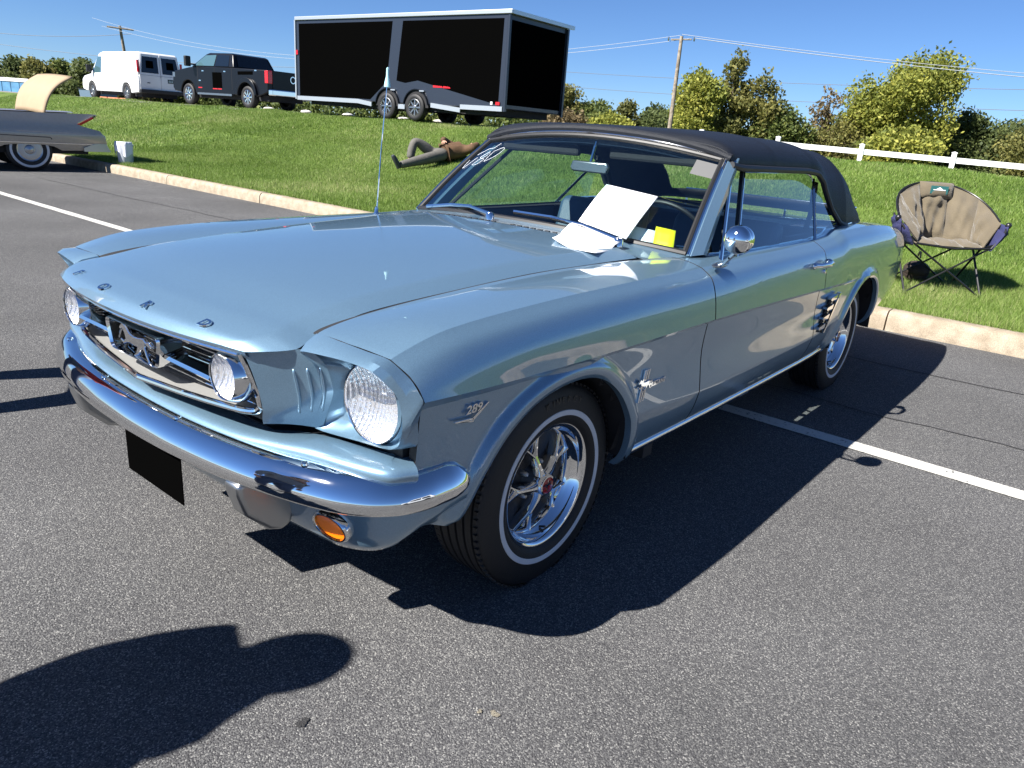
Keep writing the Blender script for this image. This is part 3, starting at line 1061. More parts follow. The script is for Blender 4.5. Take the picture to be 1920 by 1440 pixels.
# ------------------------------------------------------------------ grille
def chain(pts, n):
    pts = np.array(pts, float)
    return np.stack([pchip(np.arange(len(pts)), pts[:, k], np.linspace(0, len(pts) - 1, n)) for k in range(3)], -1)
bez = [(-.785, -.462, .783), (-.770, -.468, .74), (-.755, -.474, .69), (-.748, -.474, .655), (-.752, -.462, .640), (-.762, -.43, .634), (-.785, -.25, .622), (-.803, -.03, .612), (-.806, 0, .6115)]
bez = bez + [(p[0], -p[1], p[2]) for p in bez[-2::-1]]
grille = mk('grille', *join(boxf(-.60, -.595, -.50, .50, .58, .80), gridf([[(-.716 - .02 * (1 - v * v), v * .475, z) for z in (.60, .80)] for v in np.linspace(-1, 1, 15)])), MT['dark'], CAR, smooth=False)
V, F = tubef(chain(bez, 70), .0085, 10)
mk('bezel', V, F, MT['chrome'], grille)
tr = [(-.79, -.46, .781), (-.812, -.36, .783), (-.835, -.2, .7845), (-.846, 0, .785)]
tr = tr + [(p[0], -p[1], p[2]) for p in tr[-2::-1]]
mk('hood_edge_trim', *tubef(chain(tr, 40), .005, 8), MT['chrome'], grille)
# floor of the grille opening
P = []
for p in chain(bez[3:-3], 40):
    P.append([tuple(p + (.004, 0, .002)), (-.722 - .02 * (1 - (p[1] / .47) ** 2), p[1] * .99, p[2] + .006)])
mk('grille_floor', *gridf(P), MT['argent'], grille, sharp=None)
for k in range(8):
    z = .640 + k * .0175
    mk('grille_bar', *tubef([(-.726 - .02 * (1 - (y / .475) ** 2), y, z) for y in np.linspace(-.468, .468, 13)], .0024, 6), MT['chrome'], grille)
# sheet metal behind the upper lip
# central frame with galloping horse and side arms
FRM = [(-.805, .150, .748), (-.805, -.150, .748), (-.805, -.128, .664), (-.805, .128, .664)]
def rounded(pts, r, n=5):
    out = []
    N = len(pts)
    for i in range(N):
        p0, p1, p2 = (np.array(pts[(i + k) % N], float) for k in (-1, 0, 1))
        a = p1 + (p0 - p1) / np.linalg.norm(p0 - p1) * r
        b = p1 + (p2 - p1) / np.linalg.norm(p2 - p1) * r
        for t in np.linspace(0, 1, n):
            out.append((1 - t) ** 2 * a + 2 * t * (1 - t) * p1 + t * t * b)
    return out
fr1 = np.array(rounded(FRM, .02))
ctr = fr1.mean(axis=0)
rows = []
for sc_, dx in ((1.0, .05), (1.0, -.006), (.95, -.012), (.90, -.006), (.90, .04)):
    rows.append([tuple(ctr + (p - ctr) * sc_ + (dx, 0, 0)) for p in fr1])
corral = mk('emblem_frame', *gridf(rows, closev=True), MT['chrome'], grille, sharp=35)
horse = [(-.088, .008), (-.075, .018), (-.060, .013), (-.048, .020), (-.025, .016), (0, .014), (.020, .018), (.034, .030), (.048, .036), (.052, .042),
         (.058, .036), (.070, .026), (.074, .018), (.066, .017), (.056, .020), (.048, .012), (.044, .000), (.054, -.008), (.070, -.004), (.072, -.010),
         (.055, -.018), (.038, -.010), (.022, -.008), (.000, -.010), (-.014, -.010), (-.008, -.022), (.006, -.032), (.002, -.038), (-.016, -.028), (-.028, -.014),
         (-.036, -.006), (-.050, -.016), (-.062, -.034), (-.072, -.036), (-.060, -.018), (-.050, 0), (-.052, .008), (-.066, .004), (-.082, .002)]
def horsemesh(sx, thick, inv=1):
    n = len(horse)
    V = [(p[0] * sx * inv, p[1] * sx, 0) for p in horse] + [(p[0] * sx * inv * .96, p[1] * sx * .96 + .001, thick) for p in horse]
    F = [tuple(range(n))[::-1], tuple(range(n, 2 * n))] + [(i, (i + 1) % n, n + (i + 1) % n, n + i) for i in range(n)]
    return V, F
V, F = place(horsemesh(1.12, .010), (-.80, 0, .704), (0, 1, 0), (0, 0, 1), (-1, 0, 0))
h_ = mk('horse_emblem', V, F, MT['chrome'], corral, sharp=30)
bev(h_, .0025, 2)
for sd in (1, -1):
    P = []
    for t in np.linspace(0, 1, 6):
        y = sd * (.140 + (.35 - .140) * t)
        z0 = .705
        w = .015 - .004 * t
        P.append([(-.735, y, z0 + .016), (-.799, y, z0 - .003 + w * .1), (-.803, y, z0 - .010), (-.795, y, z0 - .018), (-.735, y, z0 - .018)])
    mk('grille_arm', *gridf(P), MT['chrome'], grille, sharp=30)
    c0 = (-.790, sd * .404, .716)
    fog = mk('fog_lamp', *join(lathef([(.0, .080), (.035, .076), (.056, .056), (.065, .034), (.067, .022), (.064, .010), (.057, -.006), (.054, -.011), (.052, -.009)], c0, 'x', 40)), MT['chrome'], grille)
    mk('reflector', *lathef([(.0, .025), (.03, .014), (.052, -.006)], c0, 'x', 30), MT['fluted'], fog)
    mk('lens', *lathef([(.0, -.026), (.025, -.024), (.043, -.017), (.0525, -.009)], c0, 'x', 40), MT['foglens'], fog)
    mk('lamp_bracket', *boxf(-.72, -.705, sd * .44 - .005, sd * .44 + .005, .68, .75), MT['satin'], fog, smooth=False)

# ------------------------------------------------------------------ ledge, bumper, valance
def sym(pts):
    return pts + [(p[0], -p[1], p[2]) for p in pts[::-1] if abs(p[1]) > 1e-6]
def swept(path, prof, n=90):
    # path of (x,y,z) along the car's width from -y to +y; prof (outward, up)
    C_ = chain(path, n)
    P = []
    for i, p in enumerate(C_):
        d = C_[min(i + 1, n - 1)] - C_[max(i - 1, 0)]
        d[2] = 0
        d /= np.linalg.norm(d)
        o_ = np.array((-d[1], d[0], 0))
        s = prof(i / (n - 1)) if callable(prof) else prof
        P.append([tuple(p + o_ * a + np.array((0, 0, b))) for a, b in s])
    return P
ledge_path = sym([(-.600, -.836, .577), (-.655, -.810, .580), (-.692, -.72, .581), (-.718, -.60, .578), (-.745, -.50, .572), (-.776, -.36, .565), (-.792, -.18, .566), (-.796, 0, .565)])
P = swept(ledge_path, [(-.085, .002), (-.050, .006), (-.020, .004), (-.008, .001), (.000, -.005), (.004, -.013), (.003, -.022), (-.004, -.031), (-.018, -.040), (-.050, -.048)])
mk('stone_deflector', *gridf(P), MT['paint'], CAR, sharp=70)
val_path = sym([(-.44, -.838, .40), (-.50, -.832, .40), (-.56, -.812, .40), (-.610, -.775, .40), (-.645, -.70, .40), (-.664, -.58, .40), (-.680, -.40, .40), (-.692, -.2, .40), (-.696, 0, .40)])
def vprof(t):
    e = abs(t - .5) * 2
    lo = float(np.interp(e, [0, .40, .52, .64, .76, .88, 1], [.288, .294, .318, .350, .388, .412, .425])) - .40
    top_ = .13
    return [(.0, top_), (.006, top_ + (lo - top_) * .25), (.007, top_ + (lo - top_) * .5), (.001, top_ + (lo - top_) * .72), (-.012, top_ + (lo - top_) * .88), (-.030, lo + .004), (-.045, lo), (-.08, lo + .002)]
mk('front_valance', *gridf(swept(val_path, vprof)), MT['paint'], CAR, sharp=40)
bump_path = sym([(-.425, -.852, .508), (-.47, -.856, .508), (-.55, -.853, .508), (-.62, -.838, .508), (-.680, -.800, .508), (-.735, -.725, .508), (-.780, -.60, .508), (-.815, -.46, .508), (-.838, -.30, .508), (-.850, -.15, .508), (-.854, 0, .508)])
def bprof(t):
    e = abs(t - .5) * 2
    k = 1.0
    if e > .86: k = max(.05, math.sqrt(max(0, 1 - ((e - .86) / .14) ** 2)) * .62 + .38 * (1 - (e - .86) / .14))
    q_ = max(0, min(1, (e - .38) / .14)); q_ = q_ * q_ * (3 - 2 * q_)
    q2 = max(0, min(1, (e - .72) / .14))
    d = 1.0 + .85 * q_ * (1 - .55 * q2)
    s = [(-.062 * d, .046 + .006 * q_), (-.050 * d, .0505 + .006 * q_), (-.034, .050), (-.018, .040), (-.004, .022), (.005, .004), (.009, -.012), (.006, -.024), (-.002, -.033), (-.014, -.039), (-.026, -.042), (-.05, -.040)]
    return [(a * (k if a > -.03 else 1) - (.02 * (1 - k) if a > -.03 else 0), b * k) for a, b in s]
bumper = mk('front_bumper', *gridf(swept(bump_path, bprof, 140)), MT['chrome'], CAR, sharp=50)
for y_ in (-.62, -.20, .20, .62):
    xb = float(np.interp(abs(y_), [0, .15, .3, .46, .6, .725], [-.854, -.85, -.838, -.815, -.78, -.735]))
    mk('bumper_bolt', *lathef([(.0, .007), (.006, .0065), (.009, .004), (.010, .0)], (xb + .036, y_, .557), 'z', 14), MT['chrome'], bumper)
# bumper guards reaching below the bumper
for sd in (1, -1):
    poly = [(-.815, .470), (-.812, .440), (-.795, .385), (-.735, .325), (-.700, .312), (-.672, .322), (-.66, .36), (-.68, .49)]
    V, F = prismf(poly, 'y', sd * .405, sd * .470)
    g = mk('bumper_guard', V, F, MT['satin'], bumper, sharp=30)
    bev(g, .012, 3)
# turn signals in the valance
for sd in (1, -1):
    c0 = np.array((-.668, sd * .618, .372))
    nrm = np.array((-.955, -sd * -.0, -.20)); nrm = np.array((-.95, sd * .12, -.24)); nrm /= np.linalg.norm(nrm)
    s_, t_ = frame_of(nrm)
    def disc(rows, sx=1.22, sy=.86, n=32):
        P = []
        for a in np.linspace(0, 2 * PI, n, endpoint=False):
            P.append([tuple(c0 + s_ * r_ * sx * math.cos(a) + t_ * r_ * sy * math.sin(a) + nrm * d_) for r_, d_ in rows])
        return gridf(P, closeu=True)
    ts_ = mk('turn_signal', *disc([(.050, -.02), (.048, .001), (.044, .006), (.040, .006), (.038, .001)]), MT['chrome'], CAR)
    mk('reflector', *disc([(.0, -.004), (.02, -.003), (.038, .000)]), MT['amberback'], ts_)
    mk('lens', *disc([(.0, .012), (.02, .011), (.033, .007), (.0385, .001)]), MT['amber'], ts_)
# number plate (blank black) hung under the bumper
pl_ = mk('number_plate', *boxf(-.790, -.787, -.155, .155, .288, .442), MT['plate'], CAR, smooth=False)
pl_.rotation_euler = (0, 0, 0)
mk('plate_bracket', *boxf(-.784, -.70, -.10, .10, .40, .455), MT['dark'], pl_, smooth=False)

# dark body behind the front sheet metal
mk('radiator_support', *join(boxf(-.595, -.56, -.78, .78, .40, .62), boxf(-.70, -.595, -.60, .60, .45, .575)), MT['dark'], CAR, smooth=False)

# ------------------------------------------------------------------ wheels
def make_wheel(x, sd):
    w = empty('wheel', (0, 0, 0)); w.parent = CAR
    w.location = (x, -sd * .765, .306)
    s = -sd     # outward direction along y
    def o(a): return s * a
    Rw = .316
    tp = []
    # tread grooves
    prof = [(.192, -.165), (.215, -.180), (.26, -.184), (.295, -.176), (.308, -.166)]
    tr_ = [(-.166, .312)]
    for g in range(5):
        a0 = -.160 + g * .030
        tr_ += [(a0, Rw - .002), (a0 + .021, Rw - .0005), (a0 + .022, Rw - .008), (a0 + .028, Rw - .008), (a0 + .029, Rw - .001)]
    prof += [(r_, a) for a, r_ in tr_]
    prof += [(.311, -.006), (.303, .003), (.290, .010), (.27, .014)]
    n1 = len(prof)
    prof += [(.2385, .0165)]
    V, F = lathef([(r_, o(a)) for r_, a in prof], (0, 0, 0), 'y', 96)
    mk('tyre', V, F, MT['rubber'], w, sharp=30)
    mk('tyre_wall', *lathef([(.2385, o(.0165)), (.2375, o(.0150))], (0, 0, 0), 'y', 96), MT['rubber'], w)
    mk('whitewall', *lathef([(.2380, o(.0160)), (.2370, o(.0178)), (.222, o(.0170)), (.2208, o(.0155))], (0, 0, 0), 'y', 96), MT['white_rubber'], w)
    mk('tyre_wall', *lathef([(.2210, o(.0158)), (.21, o(.0135)), (.2, o(.008)), (.190, o(-.004))], (0, 0, 0), 'y', 96), MT['rubber'], w)
    # lateral sipes as blocks of rubber across the shoulder
    Vb, Fb = [], []
    for k in range(84):
        a = 2 * PI * k / 84
        for yy, ww in ((-.004, .016), (-.150, .016)):
            c_, s_ = math.cos(a), math.sin(a)
            e = .0075
            pts = [(c_ * (Rw - .006) - s_ * q, yy * s + p, s_ * (Rw - .006) + c_ * q) for q in (-e, e) for p in (-ww / 2, ww / 2)]
            pts += [(c_ * (Rw - .0002) - s_ * q, yy * s + p, s_ * (Rw - .0002) + c_ * q) for q in (-e * .8, e * .8) for p in (-ww / 2.4, ww / 2.4)]
            Vb, Fb = join((Vb, Fb), (pts, [(0, 1, 3, 2), (4, 6, 7, 5), (0, 4, 5, 1), (2, 3, 7, 6), (0, 2, 6, 4), (1, 5, 7, 3)]))
    prop(mk('tread_blocks', Vb, Fb, MT['rubber'], w, smooth=False), kind='stuff')
    # sidewall lettering
    for ch, a in zip('KINERGY', [102, 96.5, 92, 86.5, 80.5, 74, 68]):
        a = R(a)
        if s > 0: a = PI - a
        er = np.array((math.cos(a), 0, math.sin(a)))
        et = np.cross(er, (0, 1, 0)) * (1 if s < 0 else -1)
        V, F = textmesh(ch, .027, .0015, bold=.0008)
        V, F = place((V, F), er * .268 + np.array((0, o(.0145), 0)), et * (-1 if s < 0 else -1), er, np.array((0, s, 0)))
        if sd == 1:
            mk('tyre_letter', V, F, MT['blackrub'], w, smooth=False)
    # rim
    mk('rim', *lathef([(.150, o(-.15)), (.158, o(-.05)), (.165, o(-.040)), (.172, o(-.034)), (.1765, o(-.015)), (.180, o(-.006)), (.186, o(.001)), (.192, o(.002)), (.195, o(-.003)), (.192, o(-.008))], (0, 0, 0), 'y', 80), MT['chrome'], w, sharp=60)
    mk('brake_drum', *lathef([(.0, o(-.085)), (.120, o(-.085)), (.135, o(-.095)), (.158, o(-.12)), (.16, o(-.16))], (0, 0, 0), 'y', 40), MT['dark'], w)
    # styled steel disc: five forked spokes
    for k in range(5):
        a = R(90 + 72 * k + 18)
        er = np.array((math.cos(a), 0, math.sin(a))); et = np.array((-math.sin(a), 0, math.cos(a)))
        def q(r_, t, d): return er * r_ + et * t + np.array((0, o(d), 0))
        def rib(pts):
            P = []
            for i, (r_, t, d, wd) in enumerate(pts):
                r2, t2 = pts[min(i + 1, len(pts) - 1)][:2]; r1, t1 = pts[max(0, i - 1)][:2]
                dr, dt = r2 - r1, t2 - t1
                L_ = math.hypot(dr, dt); nr, nt_ = -dt / L_, dr / L_
                row = []
                for b, e in ((-1, -.030), (-.85, -.004), (-.4, .003), (.4, .003), (.85, -.004), (1, -.030)):
                    row.append(q(r_ + nr * wd * b, t + nt_ * wd * b, d + e))
                P.append(row)
            return gridf(P)
        m1 = rib([(.025, 0, -.012, .014), (.05, 0, -.016, .0085), (.08, 0, -.026, .0075), (.098, 0, -.032, .009)])
        m2 = rib([(.092, .002, -.031, .0055), (.110, .012, -.037, .0045), (.135, .027, -.042, .0048), (.162, .042, -.046, .008)])
        m3 = rib([(.092, -.002, -.031, .0055), (.110, -.012, -.037, .0045), (.135, -.027, -.042, .0048), (.162, -.042, -.046, .008)])
        mk('spoke', *join(m1, m2, m3), MT['chrome'], w, sharp=35)
        b = R(90 + 72 * k + 54)
        bp_ = np.array((math.cos(b), 0, math.sin(b))) * .060
        mk('wheel_nut', *lathef([(.0, o(-.040)), (.005, o(-.041)), (.008, o(-.046)), (.009, o(-.065))], bp_, 'y', 12), MT['satin'], w)
    mk('wheel_disc', *lathef([(.030, o(-.03)), (.055, o(-.062)), (.09, o(-.070)), (.158, o(-.072))], (0, 0, 0), 'y', 60), MT['blackrub'], w)
    cap = mk('centre_cap', *lathef([(.033, o(-.04)), (.033, o(-.006)), (.031, o(-.001)), (.026, o(-.0005)), (.0255, o(-.004))], (0, 0, 0), 'y', 40), MT['chrome'], w)
    mk('cap_badge', *lathef([(.0, o(-.002)), (.02, o(-.003)), (.0258, o(-.004))], (0, 0, 0), 'y', 30), MT['red'], cap)
    V, F = place(horsemesh(.26, .001), (0, o(-.0015), 0), (-s * 1, 0, 0), (0, 0, 1), (0, s, 0))
    mk('cap_horse', V, F, MT['chrome'], cap, smooth=False)
    mk('cap_bar', *join(boxf(-.0015, .0015, min(o(-.002), o(-.0005)), max(o(-.002), o(-.0005)), -.018, .018)), MT['chrome'], cap, smooth=False)
    mk('valve_stem', *tubef([(.03, o(-.05), -.168), (.034, o(-.02), -.158)], .0035, 8), MT['blackrub'], w)
    return w
for x in (0.0, 2.743):
    for sd in (1, -1):
        make_wheel(x, sd)
mk('axle', *join(tubef([(0, -.7, .30), (0, .7, .30)], .03, 10), tubef([(2.743, -.7, .30), (2.743, .7, .30)], .045, 10)), MT['dark'], CAR)

# ------------------------------------------------------------------ tail
P = []
for x in np.linspace(3.02, 3.72, 20):
    ys_, zs_ = side_section(x)
    y0, z0 = ys_[0], zs_[0]
    P.append([(x + .03 * (1 - v * v) * (x - 3.02) / .7, v * (y0 - .003), z0 + .012 * (1 - v * v)) for v in np.linspace(-1, 1, 25)])
DECK = P
mk('trunk_lid', *gridf(P), MT['paint'], CAR, sharp=None)
ysE, zsE = side_section(3.72)
P = []
for x_, sc_ in ((3.72, 1.0), (3.728, .985), (3.70, .94), (3.66, .90)):
    row = [(x_, -y * sc_, z) for y, z in zip(ysE, zsE)]
    P.append(row)
for sd in (1, -1):
    V, F = gridf([[(p[0], p[1] * sd, p[2]) for p in row] for row in P])
    mk('rear_corner_cap', V, F, MT['paint'], CAR, sharp=30)
mk('tail_panel', *join(boxf(3.60, 3.66, -.72, .72, .40, .862)), MT['paint'], CAR, smooth=False)
for sd in (1, -1):
    for k in range(3):
        mk('tail_lamp', *boxf(3.66, 3.685, sd * (.50 + k * .075) - .028, sd * (.50 + k * .075) + .028, .60, .77), MT['redlens'], CAR, smooth=False)
rb = sym([(3.42, -.80, .50), (3.60, -.79, .50), (3.72, -.74, .50), (3.78, -.60, .50), (3.81, -.30, .50), (3.815, 0, .50)])
C_ = chain(rb, 60)
P = [[tuple(p + np.array((a if abs(p[1]) < .75 else 0, (0 if abs(p[1]) < .75 else -math.copysign(a, p[1]) * -1 * .0), b))) for a, b in ((-.03, .05), (0, .048), (.012, .02), (.012, -.02), (0, -.048), (-.03, -.05))] for p in C_]
mk('rear_bumper', *gridf(P), MT['chrome'], CAR, sharp=40)
# luggage rack on the trunk lid
rack = mk('luggage_rack', *tubef(rounded([(3.10, -.50, .995), (3.10, .50, .995), (3.56, .50, .965), (3.56, -.50, .965)], .06, 6), .008, 8, closed=True), MT['chrome'], CAR)
for x_, y_, z_ in ((3.15, -.50, .992), (3.15, .50, .992), (3.50, -.50, .968), (3.50, .50, .968), (3.10, -.2, .995), (3.10, .2, .995)):
    mk('rack_leg', *tubef([(x_, y_, z_), (x_ + .01, y_, .88)], .007, 8), MT['chrome'], rack)
for y_ in (-.3, -.1, .1, .3):
    mk('rack_slat', *boxf(3.12, 3.54, y_ - .012, y_ + .012, .935, .943), MT['chrome'], rack, smooth=False)

# ------------------------------------------------------------------ windscreen
def ws_pt(t, v, off=0.0):
    b = np.array((.742 + .097 * v * v, .685 * v, .944 - .033 * v * v))
    p = np.array((1.168 + .050 * v * v, .602 * v, 1.284 - .054 * v * v))
    q = b * (1 - t) + p * t
    n = np.array((-.63, .10 * v, .77))
    return q + n * (off + .010 * math.sin(PI * t))
P = [[ws_pt(t, v) for v in np.linspace(-1, 1, 41)] for t in np.linspace(0, 1, 12)]
ws = mk('windscreen', *gridf(P), MT['glass'], CAR, sharp=None)
mk('glass_seal', *join(tubef([ws_pt(0, v, -.002) for v in np.linspace(-1, 1, 30)], .013, 8), tubef([ws_pt(t, -.992) for t in np.linspace(0, 1, 10)], .010, 8),
                       tubef([ws_pt(t, .992) for t in np.linspace(0, 1, 10)], .010, 8), tubef([ws_pt(1.0, v) for v in np.linspace(-1, 1, 30)], .010, 8)), MT['blackrub'], ws)
mk('header_trim', *tubef([ws_pt(1.03, v, .006) for v in np.linspace(-1.0, 1.0, 34)], .009, 8), MT['chrome'], ws)
for sd in (1, -1):
    mk('pillar_trim', *tubef([ws_pt(t, -1.015 * sd, .006) for t in np.linspace(-.02, 1.03, 14)], .0055, 8), MT['chrome'], ws)
    # body coloured screen pillar
    P = []
    for t in np.linspace(-.02, 1.03, 12):
        f0 = ws_pt(t, -1.0 * sd, -.002)
        f1 = ws_pt(t, -1.03 * sd, .004)
        bx = .105 - .02 * t
        b0 = f1 + np.array((bx * .55, -sd * .020, .004)); b1 = f1 + np.array((bx, -sd * .012, -.004)); b2 = f0 + np.array((bx, sd * .03, -.02))
        P.append([f0 + np.array((.02, sd * .03, -.02)), f0, f1, b0, b1, b2])
    mk('screen_pillar', *gridf(P, closev=True), MT['paint'], CAR, sharp=30)
# header rail inside
mk('header_rail', *tubef([ws_pt(1.0, v) + np.array((.035, 0, -.012)) for v in np.linspace(-1, 1, 20)], .028, 8), MT['trim'], CAR)
# writing on the glass
strokes = [[(-.0, 0), (.012, -.055), (.035, -.008)], [(.052, -.02), (.078, -.005), (.085, -.03), (.062, -.04), (.05, -.06), (.075, -.075), (.09, -.058), (.07, -.04), (.052, -.02)],
           [(.10, -.02), (.105, -.08), (.135, -.075), (.15, -.045), (.13, -.02), (.098, -.018)], [(.015, .02), (.05, .03), (.075, .018), (.09, .035)]]
Vs, Fs = [], []
for st in strokes:
    pts = [ws_pt(.66 + q[1] * 2.6 + q[0] * 1.6, .955 - q[0] * 1.9, .003) for q in chain([(a, b, 0) for a, b in st], 24)]
    Vs, Fs = join((Vs, Fs), tubef(pts, .0008, 5))
prop(mk('glass_writing', Vs, Fs, MT['whitepaint'], ws), label='white chalk marker scrawl on the upper corner of the glass')
# grey sticker in the driver's upper corner
P = [[ws_pt(t, v, .002) for v in np.linspace(-.99, -.84, 5)] for t in np.linspace(.76, .93, 4)]
for i, row in enumerate(P):
    for j in range(5): row[j] = row[j] + np.array((0, .0, 0))
mk('glass_sticker', *gridf(P), MT['greycard'], ws, sharp=None)
# wipers
for piv, tip0, tip1, mid in (((.665, .10, .948), (.80, .60, .930), (.775, .30, .965), (.782, .43, .957)),
                             ((.675, -.50, .930), (.765, .06, .972), (.775, -.30, .958), (.772, -.12, .972))):
    w_ = mk('wiper', *join(lathef([(.0, .022), (.012, .020), (.017, .012), (.019, -.01)], piv, 'z', 16),
                           tubef([piv[:2] + (piv[2] + .014,), tuple(np.array(piv) * .5 + np.array(mid) * .5 + (0, 0, .018)), mid], [.008, .006, .0035], 8)), MT['chrome'], CAR)
    mk('wiper_blade', *tubef([tip0, mid, tip1], .0048, 6, ry=1.6), MT['chrome'], w_)
    mk('wiper_rubber', *tubef([tuple(np.array(q) + (.004, 0, -.008)) for q in (tip0, mid, tip1)], .0045, 6), MT['blackrub'], w_)

# ------------------------------------------------------------------ side windows
def gl_y(z): return .762 - (z - .89) * .50
for sd in (1, -1):
    def gp_(x, z, off=0): return (x, -sd * (gl_y(z) + off), z)
    # door glass
    poly = [(1.10, .885), (1.40, 1.19), (2.14, 1.188), (2.19, 1.175), (2.205, 1.15), (1.985, .885)]
    g1 = mk('door_glass', [gp_(*p) for p in poly], [tuple(range(6))], MT['sideglass'], CAR, smooth=False)
    mk('glass_edge', *tubef([gp_(*p) for p in poly[1:]], .0045, 6), MT['chrome'], g1)
    mk('vent_divider', *tubef([gp_(1.085, .885), gp_(1.385, 1.19)], .009, 6), MT['blackrub'], g1)
    mk('vent_divider_trim', *tubef([gp_(1.099, .885, .004), gp_(1.399, 1.19, .004)], .005, 6), MT['chrome'], g1)
    v1 = mk('vent_window', [gp_(.965, .885), gp_(1.285, 1.19), gp_(1.385, 1.19), gp_(1.085, .885)], [(0, 1, 2, 3)], MT['sideglass'], CAR, smooth=False)
    mk('vent_frame', *tubef([gp_(.965, .885), gp_(1.285, 1.195)], .008, 6), MT['chrome'], v1)
    q1 = mk('quarter_glass', [gp_(2.005, .89), gp_(2.225, 1.15), gp_(2.25, 1.10), gp_(2.33, .90)], [(0, 1, 2, 3)], MT['sideglass'], CAR, smooth=False)
    mk('quarter_frame', *tubef([gp_(2.0, .885), gp_(2.222, 1.16)], .006, 6), MT['chrome'], q1)
    # belt moulding
    P = []
    for x in np.linspace(.93, 2.32, 40):
        ys_, zs_ = side_section(x)
        P.append((x, -sd * (ys_[0] + .004), zs_[0] + .003))
    mk('belt_moulding', *tubef(P, .005, 6), MT['chrome'], CAR)
    # door handle, mirror
    hy = -sd * .868
    hd = mk('door_handle', *join(tubef([(1.755, hy + sd * .02, .812), (1.768, hy - sd * .018, .817), (1.82, hy - sd * .030, .820), (1.875, hy - sd * .028, .818), (1.90, hy - sd * .012, .816)], [.009, .0085, .010, .010, .009], 10, ry=1.25),
                                 spheref((1.905, hy - sd * .002, .815), .024, .022, .020), spheref((1.752, hy + sd * .010, .811), .016, .012, .014)), MT['chrome'], CAR)
    mk('lock_cylinder', *lathef([(.0, -sd * .868), (.009, -sd * .866), (.010, -sd * .855)], (1.905, 0, .775), 'y', 14), MT['chrome'], CAR)
    if sd == 1:
        mr_ = mk('door_mirror', *join(spheref((.772, -.895, .994), .036, .047, .047, 28, 18), lathef([(.045, .772), (.048, .790), (.045, .806), (.034, .810)], (0, -.895, .994), 'x', 30)), MT['chrome'], CAR)
        mk('mirror_stem', *join(tubef([(.785, -.890, .95), (.815, -.845, .905), (.835, -.815, .890)], [.010, .007, .010], 8), tubef([(.790, -.880, .95), (.88, -.83, .897)], .004, 6)), MT['chrome'], mr_)
        mk('mirror_base', *spheref((.855, -.812, .889), .055, .018, .010, 20, 10), MT['satin'], mr_)
    # side scoop ornament: slanted chrome edge with three blades
    P = [(2.185, .645), (2.205, .645), (2.055, .465), (2.035, .465)]
    sc = mk('scoop_trim', *prismf(P, 'y', -sd * .856, -sd * .874), MT['chrome'], CAR, smooth=False)
    for k in range(4):
        z = .628 - k * .043
        x = 2.172 - (.645 - z) * .83
        V, F = prismf([(x, z + .012), (x - .085, z + .004), (x - .095, z - .004), (x - .085, z - .010), (x - .01, z - .010)], 'y', -sd * .850, -sd * .872)
        bl = mk('scoop_blade', V, F, MT['chrome'], sc, smooth=False)
        mk('scoop_recess', *prismf([(x - .004, z - .010), (x - .06, z - .011), (x - .08, z - .030), (x - .02, z - .031)], 'y', -sd * .850, -sd * .8555), MT['dark'], sc, smooth=False)
    # badges
    if True:
        ez = np.array((0, -sd, 0)); ex = np.array((1.0 * sd, 0, 0)); ey = np.array((0, 0, 1.))
        def sy(x, z):
            ys_, zs_ = side_section(x)
            return flare(x, float(np.interp(z, zs_[::-1], ys_[::-1])), z)
        xb, zb = -.435, .668
        yb = sy(xb, zb)
        V, F = place(textmesh('289', .029, .004, bold=.0006), (xb + sd * .008, -sd * (yb + .006), zb + .008), ex * 1.25, ey + ex * .25, ez)
        bd = mk('engine_badge', V, F, MT['chrome'], CAR, smooth=False)
        V, F = join(prismf([(-.058, -.010), (.006, -.014), (.008, -.019), (-.050, -.014)], 'z', 0, .004), prismf([(.004, -.014), (.056, .014), (.060, .012), (.008, -.021)], 'z', 0, .004),
                    prismf([(-.058, -.010), (-.050, -.014), (.008, -.021), (.010, -.025), (-.004, -.023)], 'z', 0, .003))
        if sd == -1: V = [(-v[0], v[1], v[2]) for v in V]
        V, F = place((V, F), (xb, -sd * (yb + .003), zb), ex, ey, ez)
        mk('badge_chevron', V, F, MT['chrome'], bd, smooth=False)
        xb, zb = .375, .553
        yb = sy(xb, zb)
        bars = []
        for dx in (-.010, .003, .016):
            bars.append(place(prismf([(dx - .004, -.052), (dx + .004, -.052), (dx + .004, .052), (dx - .004, .052)], 'z', 0, .003), (0, 0, 0), ex, ey + ex * .22, ez))
        V, F = join(*bars)
        V = [(v[0] + xb, v[1] - sd * (yb + .002), v[2] + zb) for v in V]
        bd = mk('horse_badge', V, F, MT['chrome'], CAR, smooth=False)
        V, F = place(horsemesh(.55, .005, -1 if sd == 1 else 1), (xb, -sd * (yb + .004), zb + .004), (1, 0, 0), (0, 0, 1), (0, -sd, 0))
        mk('badge_horse', V, F, MT['chrome'], bd, smooth=False)
        V, F = place(textmesh('MUSTANG', .022, .003, bold=.0007), (xb + sd * .088, -sd * (sy(xb + .09, zb) + .003), zb - .006), ex, ey + ex * .2, ez)
        mk('badge_lettering', V, F, MT['chrome'], bd, smooth=False)

